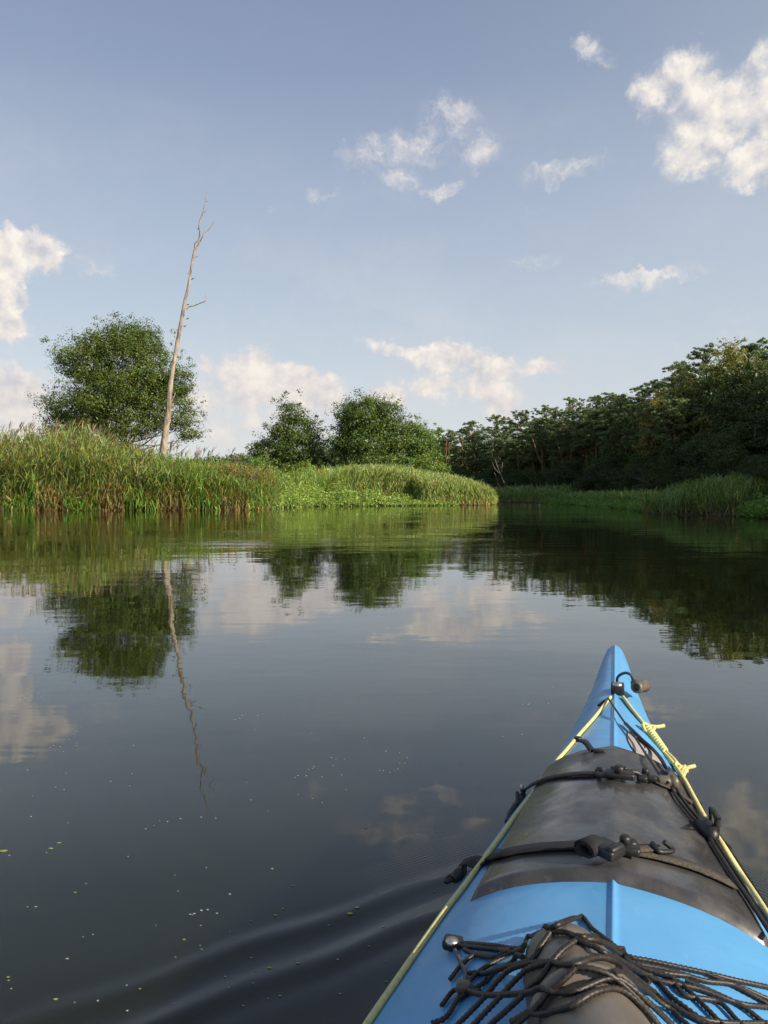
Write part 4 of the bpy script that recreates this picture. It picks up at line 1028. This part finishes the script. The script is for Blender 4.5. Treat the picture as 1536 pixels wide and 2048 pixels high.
# small webbing handle
hp = [DP(1398, 1607, .004), DP(1412, 1607, .014), DP(1428, 1622, .022), DP(1434, 1645, .014), DP(1432, 1664, .004)]
mb = MB(); hw_ = np.linspace(0, 1, 24)[:, None]; hs_ = KU[None] * (1 - hw_) * .95 + (KV * .8 + KU * .25)[None] * hw_; ribbon(mb, smoothpath(hp, n=24), hs_, .012, .0022, KZ); mb.build('grab_loop', M_web, kay)
mb = MB(); ribbon(mb, smoothpath([DP(1432, 1666, .006), DP(1445, 1682, .006), DP(1458, 1696, .005)], n=8), KV, .008, .003, KZ); mb.build('strap_end', M_web, kay)
# tab on the hatch front left
mb = MB(); q0 = DP(1184, 1502, .003); q1 = DP(1156, 1487, .010)
ribbon(mb, smoothpath([q0, (q0 + q1) / 2 + KZ * .010, q1 + KZ * .006], n=10), (KU * .75 + KV * .65), .013, .004, KZ)
lathe(mb, q1 + KZ * .0095 - KU * .003, KZ, [(0, 0), (0, .007), (.003, .007), (.004, .005), (.004, 0)], 14)
rbox(mb, q0 + KV * .012 + KZ * .001, [KV, KU, KZ], (.022, .008, .007), .002)
mb.build('pull_tab', M_plast, kay)

# hatch straps
def strap(pts, w, m_, name, parent, th=.0022, lift=.0025):
    P_ = smoothpath([DP(q[0], q[1], lift) if len(q) == 2 else np.array(q) for q in pts], step=.006)
    N_ = []
    for k in range(len(P_)):
        u, v = P_[k] @ KU, P_[k] @ KV; vc = np.clip(v, -fb(u), fb(u)); P_[k][2] = max(P_[k][2], float(topsurf(u, vc)) + .002) if abs(v) < fb(u) else P_[k][2]
        N_.append(nrm(K(u, vc, 0)))
    N_ = np.array(N_); T_ = np.gradient(P_, axis=0); T_ /= np.linalg.norm(T_, axis=1)[:, None]
    S_ = np.cross(T_, N_); S_ /= np.linalg.norm(S_, axis=1)[:, None]
    mb = MB(); ribbon(mb, P_, S_, w, th, np.cross(S_, T_)); return mb.build(name, m_, parent)
def hook(parent, c, dirv, side, s=.03):
    """flat J-shaped strap hook"""
    mb = MB(); P_ = smoothpath([c, c + dirv * s * .5, c + dirv * s + side * s * .1, c + dirv * s * 1.15 + side * s * .35, c + dirv * s * .8 + side * s * .5, c + dirv * s * .35 + side * s * .45], n=20)
    tube(mb, P_, np.linspace(.0042, .0028, 20), 8); rbox(mb, c, [side, dirv, np.cross(side, dirv)], (.022, .014, .006), .002)
    return mb.build('hook', M_plast, parent, smooth=True)
def knob(mb, c, ax, r, L):
    r *= .8; L *= .85; lathe(mb, c, ax, [(0, 0), (0, r * .8), (L * .15, r), (L * .75, r), (L, r * .75), (L, 0)], 18)
def down_left(u, v, z): return K(u, v, z)
# front strap
fs = empty('hatch_strap', (0, 0, 0), parent=kay)
strap([tuple(K(1.335, -.160, .246)), tuple(K(1.362, -.154, .262)), (1074, 1565), (1095, 1557), (1130, 1550), (1165, 1547), (1203, 1547)], .017, M_web, 'webbing', fs)
strap([(1300, 1556), (1322, 1567), (1345, 1577), (1372, 1596), (1385, 1606)], .018, M_web2, 'webbing', fs)
c = K(1.340, -.162, .250); mb = MB(); tube(mb, smoothpath([c + KV * .004, c - KV * .008 - KU * .03 - KZ * .01, c - KV * .012 - KU * .055 - KZ * .018], n=10), np.linspace(.009, .006, 10), 10); tube(mb, smoothpath([c - KU * .02, c - KV * .004 + KZ * .010 + KU * .01], n=5), .0035, 8); mb.build('hook', M_plast, fs, smooth=True)
c = K(1.352, -.158, .262); mb = MB(); lathe(mb, c, KZ, [(0, 0), (0, .003), (.012, .003), (.014, 0)], 12); mb.build('rivet', M_metal, fs, smooth=True)
mb = MB(); kb = lambda px, py, l: DP(px, py, l)
rbox(mb, kb(1209, 1549, .007), [KV, KU, KZ], (.026, .018, .008), .002)
mb.build('buckle', M_plast, fs, smooth=True)
mb = MB(); tube(mb, smoothpath([kb(1196, 1552, .004), kb(1196, 1540, .012), kb(1203, 1540, .012)], n=8), .0045, 8); mb.build('keeper', M_plast, fs, smooth=True)
mb = MB(); rbox(mb, kb(1240, 1549, .009), [KV, KU, KZ], (.044, .022, .010), .003)
knob(mb, kb(1238, 1546, .012), KZ, .010, .014); knob(mb, kb(1227, 1542, .008), KZ, .006, .009); knob(mb, kb(1250, 1543, .008), KZ, .005, .009)
mb.build('buckle', M_plast, fs, smooth=True)
mb = MB(); tube(mb, smoothpath([kb(1250, 1549, .010), kb(1262, 1544, .013), kb(1274, 1546, .012), kb(1282, 1552, .009), kb(1288, 1556, .008)], n=16), .0045, 8)
rbox(mb, kb(1284, 1556, .007), [KV, KU, KZ], (.016, .020, .010), .003); knob(mb, kb(1291, 1548, .010), KZ, .0075, .011); rbox(mb, kb(1300, 1556, .007), [KV, KU, KZ], (.020, .014, .008), .002)
mb.build('buckle', M_plast, fs, smooth=True)
# rear strap
rs = empty('hatch_strap', (0, 0, 0), parent=kay)
strap([tuple(K(1.064, -.213, .244)), tuple(K(1.076, -.207, .259)), (962, 1724), (995, 1709), (1040, 1699), (1090, 1693), (1150, 1690), (1175, 1690)], .024, M_web, 'webbing', rs)
strap([(1262, 1701), (1300, 1708), (1340, 1718), (1380, 1730), (1420, 1746), (1450, 1760), (1466, 1768)], .022, M_web2, 'webbing', rs)
strap([(1250, 1698), (1275, 1697), (1310, 1695), (1322, 1697)], .016, M_web2, 'webbing', rs, lift=.006)
c = K(1.062, -.215, .245)
hook(rs, c, -KU * .62 - KV * .62 - KZ * .35, -KV * .6 + KU * .6, .019)
mb = MB(); tube(mb, smoothpath([c + KU * .010 + KV * .006 + KZ * .004, c - KU * .010 - KV * .006 - KZ * .004], n=6), [.006, .008, .009, .009, .008, .006], 10); mb.build('buckle', M_plast, rs, smooth=True)
# rolled strap end
rc = DP(1183, 1694, .016); mb = MB(); sp_t = np.linspace(0, 1.7 * 2 * np.pi, 60); rad = .0058 + .0045 * sp_t / sp_t[-1]
rax = KU * .80 + KV * .60; rax /= np.linalg.norm(rax); ra1 = np.cross(rax, KZ); ra1 /= np.linalg.norm(ra1)
ra2 = np.cross(ra1, rax)
Pr = rc + np.outer(rad * 1.6 * np.cos(sp_t), ra1) + np.outer(rad * np.sin(sp_t), ra2)
nn_ = np.outer(np.cos(sp_t), ra1) + np.outer(np.sin(sp_t), ra2)
ribbon(mb, Pr, rax, .026, .0022, nn_)
mb.build('rolled_webbing', M_web, rs)
dv = KV * .80 - KU * .55 + KZ * -.05; dv /= np.linalg.norm(dv); dn = np.cross(dv, KZ); dn /= np.linalg.norm(dn)
bc = DP(1214, 1698, .014); mb = MB(); rbox(mb, bc, [dv, dn, np.cross(dv, dn)], (.034, .030, .012), .003); rbox(mb, bc + dv * .012 + KZ * .004, [dv, dn, np.cross(dv, dn)], (.010, .026, .012), .003)
mb.build('buckle', M_plast, rs, smooth=False)
mb = MB(); knob(mb, kb(1250, 1690, .010), KZ, .0085, .014); knob(mb, kb(1262, 1692, .006), KZ, .010, .009); rbox(mb, kb(1255, 1700, .008), [KV, KU, KZ], (.030, .016, .010), .003)
mb.build('cam_knob', M_plast, rs, smooth=True)
mb = MB(); hk = [DP(1305, 1686, .010), DP(1314, 1700, .008), DP(1322, 1704, .007), DP(1342, 1703, .007), DP(1345, 1698, .008), DP(1336, 1690, .012), DP(1328, 1684, .015)]
tube(mb, smoothpath(hk, n=30), .0032, 8); mb.build('hook', M_plast, rs, smooth=True)

# logo decal with lettering
dc_u, dc_v = None, None
c0 = DP(1290, 1503, 0); cu, cv_ = c0 @ KU, c0 @ KV
def decal_pt(a, b_, lift): # a along decal long axis, b across
    u = cu + a * .985 - b_ * .17; v = cv_ - a * .17 - b_ * -.985
    return K(u, v, deckz(u, v) + lift)
mb = MB(); n_ = 48; th = np.linspace(0, 2 * np.pi, n_, endpoint=False); ring = []
LA, LB = .098, .027
for rr_ in (1.0, .66, .33): ring.append([decal_pt(LA * rr_ * math.cos(t), LB * rr_ * math.sin(t), .0012) for t in th])
ring.append([decal_pt(0, 0, .0012)])
V = np.vstack([np.array(r) for r in ring]); F4 = []
for q in range(2): F4 += [[q * n_ + a, q * n_ + (a + 1) % n_, (q + 1) * n_ + (a + 1) % n_, (q + 1) * n_ + a] for a in range(n_)]
mb.add(V, F4); mb.add(V, [[2 * n_ + a, 2 * n_ + (a + 1) % n_, 3 * n_] for a in range(n_)])
M_dec = pbr('silver_grey_decal', (.42, .39, .36), .4, var=(.34, .32, .30), vscale=40)
dec = mb.build('logo_plate', M_dec, kay, smooth=True)
M_ink = pbr('decal_print', (.035, .025, .025), .5)
mb = MB()
rim = np.array([decal_pt(LA * 1.0 * math.cos(t), LB * 1.0 * math.sin(t), .0014) for t in np.append(th, 0)]); tube(mb, rim, .0009, 5, cap=False)
for (o1, ln_, bow) in [(.006, .075, .016), (.013, .055, .012), (-.008, .03, .008)]:
    t = np.linspace(0, 1, 16); ctr = np.array([decal_pt(.07 - ln_ * a, -o1 * .2 + bow * math.sin(a * 2.2) - .004, .0018) for a in t]); w_ = .0022 * np.sin(np.pi * np.clip(t, .03, .97))
    ribbon(mb, ctr, np.outer(w_ / .004, KV), .008, .0006, KZ)
mb.build('logo_mark', M_ink, dec)
fc = bpy.data.curves.new('txt', 'FONT'); fc.body = 'PRIJON'; fc.size = 1.0; fc.resolution_u = 2
fo_ = bpy.data.objects.new('txt', fc); COL.objects.link(fo_)
bpy.context.view_layer.update()
dg = bpy.context.evaluated_depsgraph_get(); tm = bpy.data.meshes.new_from_object(fo_.evaluated_get(dg))
bpy.data.objects.remove(fo_); bpy.data.curves.remove(fc)
xs_ = np.array([v.co[:] for v in tm.vertices]); xs_ = xs_ - xs_.min(0); Wt, Ht = xs_[:, 0].max(), xs_[:, 1].max()
for v, q in zip(tm.vertices, xs_):
    a = -.088 + q[0] / Wt * .088; b_ = .006 - q[1] / Ht * .013
    v.co = Vector(decal_pt(a, b_, .0017))
tm.materials.clear(); tm.materials.append(M_ink)
to = bpy.data.objects.new('lettering', tm); COL.objects.link(to); to.parent = dec

# cockpit coaming behind the frame
mb = MB(); t = np.linspace(0, 2 * np.pi, 61)
ring = K(-.05 + .42 * np.cos(t), .21 * np.sin(t), deckz(-.05 + .42 * np.cos(t), .21 * np.sin(t)) + .03)
tube(mb, ring, .014, 10, cap=False); mb.build('cockpit_rim', M_plast, kay, smooth=True)
mb = MB(); ctr = K(-.05, 0, .36)
rin = K(-.05 + .42 * np.cos(t[:-1]), .21 * np.sin(t[:-1]), deckz(-.05 + .42 * np.cos(t[:-1]), .21 * np.sin(t[:-1])) + .030)
mid_ = K(-.05 + .2 * np.cos(t[:-1]), .1 * np.sin(t[:-1]), .40)
mb.add(np.vstack([rin, mid_]), [[a, (a + 1) % 60, 60 + (a + 1) % 60, 60 + a] for a in range(60)])
mb.add(np.vstack([mid_, K(-.05, 0, .41)[None]]), [[a, (a + 1) % 60, 60] for a in range(60)]); mb.build('spray_deck', M_web, kay, smooth=True)

# bottle under the net
BA = K(.692, -.046, deckz(.692, -.046) + .034); BB = K(.46, .016, deckz(.46, .016) + .050)
bax = (BB - BA) / np.linalg.norm(BB - BA); BR_ = .044
prof = [(0, 0), (.001, .012), (.004, .021), (.010, .029), (.020, .035), (.034, .0385), (.045, .040), (.052, .0390), (.060, .041), (.078, .0425), (.086, .0412), (.094, .043), (.108, .0445), (.114, .0475), (.119, .0480), (.124, .0460), (.126, .041), (.130, .0395), (.145, .0425), (.165, .0445), (.22, .0445), (.25, .04), (.26, 0)]
bo = empty('drink_bottle', tuple(BA)); tag(bo, 'grey-brown ribbed drink bottle held under the black deck net', 'bottle')
mb = MB(); pp = [q for q in prof if q[0] <= .126] + [(.127, 0)]
lathe(mb, BA * 0, bax, pp, 40); mb.build('body', M_bottle, bo, smooth=True)
mb = MB(); lathe(mb, BA * 0, bax, [(.123, .0)] + [(q[0], q[1]) for q in prof if q[0] >= .126], 40); mb.build('cap', M_bottle, bo, smooth=True)

pr_s = np.array([q[0] for q in prof[:-1]]); pr_r = np.array([q[1] for q in prof[:-1]])
def netsurf(u, v):
    u = np.asarray(u, float); v = np.asarray(v, float)
    z = deckz(u, np.clip(v, -fb(u), fb(u)))
    ua, va = BA @ KU, BA @ KV; ub, vb = BB @ KU, BB @ KV
    L = math.hypot(ub - ua, vb - va); dx, dy = (ub - ua) / L, (vb - va) / L
    s = (u - ua) * dx + (v - va) * dy; w = np.abs(-(u - ua) * dy + (v - va) * dx)
    r = np.interp(s, pr_s, np.maximum(pr_r, .0), left=0, right=.045); r = np.where(s < 0, 0, r)
    zc = BA[2] + (BB[2] - BA[2]) * np.clip(s / L, 0, 1)
    th_ = np.where(w < r * .75, zc + np.sqrt(np.maximum(r ** 2 - w ** 2, 0)), zc + r * .66 - (w - r * .75) * 1.15)
    return np.where((s > 0) & (r > .01), np.maximum(z, th_), z)

net = empty('deck_net', (0, 0, 0), parent=kay)
CORDS = [
 [(905, 1888), (921, 1886), (980, 1890), (1040, 1896), (1061, 1875), (1100, 1857), (1130, 1843), (1158, 1837), (1188, 1860), (1222, 1886), (1256, 1912), (1303, 1922), (1409, 1945), (1470, 1960), (1536, 1974), (1580, 1984)],
 [(1100, 1862), (1132, 1865), (1155, 1874), (1178, 1875), (1240, 1899), (1258, 1925), (1320, 1944), (1380, 1952)],
 [(1100, 1865), (1082, 1891), (1061, 1920), (1010, 1935), (965, 1948), (936, 1946)],
 [(1156, 1878), (1126, 1899), (1105, 1922), (1082, 1954), (1056, 1977), (1043, 1993), (1007, 2026), (983, 2047), (950, 2080)],
 [(1156, 1880), (1186, 1894), (1220, 1912), (1262, 1940), (1300, 1965)],
 [(1046, 1928), (1061, 1926), (1103, 1924), (1120, 1930), (1152, 1928), (1191, 1915), (1225, 1920), (1262, 1948), (1310, 1985)],
 [(1152, 1935), (1126, 1961), (1100, 1982), (1074, 2013), (1043, 2040), (1010, 2072)],
 [(1155, 1935), (1186, 1938), (1225, 1953), (1270, 1992), (1310, 2040)],
 [(931, 1980), (970, 1990), (1043, 1987), (1093, 1982), (1120, 1990), (1152, 1982), (1204, 1961), (1240, 1959), (1290, 1998), (1345, 2050)],
 [(1100, 1924), (1056, 1938), (1022, 1969), (996, 1998), (949, 2047), (915, 2080)],
 [(1061, 1926), (1022, 1938), (996, 1961), (970, 1993), (918, 2047), (880, 2085)],
 [(1046, 1914), (1001, 1938), (965, 1967), (918, 1998), (892, 2034), (863, 2047)],
 [(1040, 1898), (986, 1925), (955, 1946), (936, 1967), (915, 2000)],
 [(986, 1914), (952, 1909), (923, 1930), (900, 1959)],
 [(960, 1982), (936, 1980), (908, 1982), (883, 2011)],
 [(921, 1891), (996, 1899), (1033, 1902), (1050, 1890)],
 [(928, 1899), (952, 1909), (986, 1914), (1022, 1906), (1045, 1900)],
 [(1022, 2044), (1074, 2032), (1139, 2013), (1191, 1984), (1240, 1979), (1285, 2012), (1325, 2060)],
 [(1162, 1877), (1201, 1883), (1240, 1909), (1271, 1930), (1344, 1956), (1383, 1987), (1430, 2034), (1460, 2065)],
 [(1240, 1935), (1292, 1980), (1331, 2003), (1383, 2032), (1440, 2060)],
 [(1224, 1911), (1292, 1951), (1349, 1998), (1396, 2034), (1430, 2060)],
 [(1271, 1928), (1329, 1938), (1409, 1961), (1467, 1969), (1536, 1998), (1580, 2015)],
 [(1280, 1945), (1318, 1961), (1396, 1977), (1474, 2005), (1526, 2013), (1580, 2018)],
 [(1409, 1945), (1461, 1967), (1500, 1987), (1536, 2008), (1570, 2030)],
 [(1344, 1956), (1370, 1990), (1435, 2003), (1474, 2040), (1500, 2065)],
 [(1370, 1960), (1422, 1982), (1482, 2011), (1521, 2040), (1550, 2065)],
 [(1227, 1948), (1282, 1972), (1334, 2016), (1370, 2045), (1400, 2070)],
 [(1330, 2003), (1386, 2032), (1448, 2045), (1536, 2046)],
]
for cp in CORDS:
    P_ = [DP(x, y, .0035, netsurf) for x, y in cp]
    P_ = smoothpath(P_, step=.0016)
    for k in range(len(P_)):
        u, v = P_[k] @ KU, P_[k] @ KV
        if abs(v) < fb(u): P_[k][2] = max(P_[k][2], float(netsurf(u, v)) + .0019)
    # light smoothing keeps the cords taut
    for _ in range(25): P_[1:-1, 2] = np.maximum(P_[1:-1, 2], (P_[:-2, 2] + P_[2:, 2]) / 2)
    mb = MB(); tube(mb, P_, .0022, 10, braid=.0048); mb.build('cord', M_cord, net, smooth=True)
mb = MB(); a_ = DP(906, 1886, .006)
rbox(mb, a_, [KV, KU, KZ], (.022, .018, .012), .004); net_a = mb.build('anchor', M_plast, net)
mb = MB(); lathe(mb, a_ + KZ * .004 - KU * .006, KZ, [(0, 0), (0, .007), (.003, .007), (.004, 0)], 14); mb.build('rivet', M_metal, net_a, smooth=True)
M_tie = pbr('grey_cord', (.09, .08, .075), .6)
for cp in ([(909, 1899), (923, 1928), (931, 1946), (928, 1974)],):
    mb = MB(); tube(mb, smoothpath([DP(x, y, .0045) for x, y in cp], step=.003), .0022, 8); mb.build('tie', M_tie, net, smooth=True)
mb = MB(); rbox(mb, DP(927, 1974, .007), [KV, KU, KZ], (.014, .012, .010), .003); mb.build('anchor', M_dusty, net)
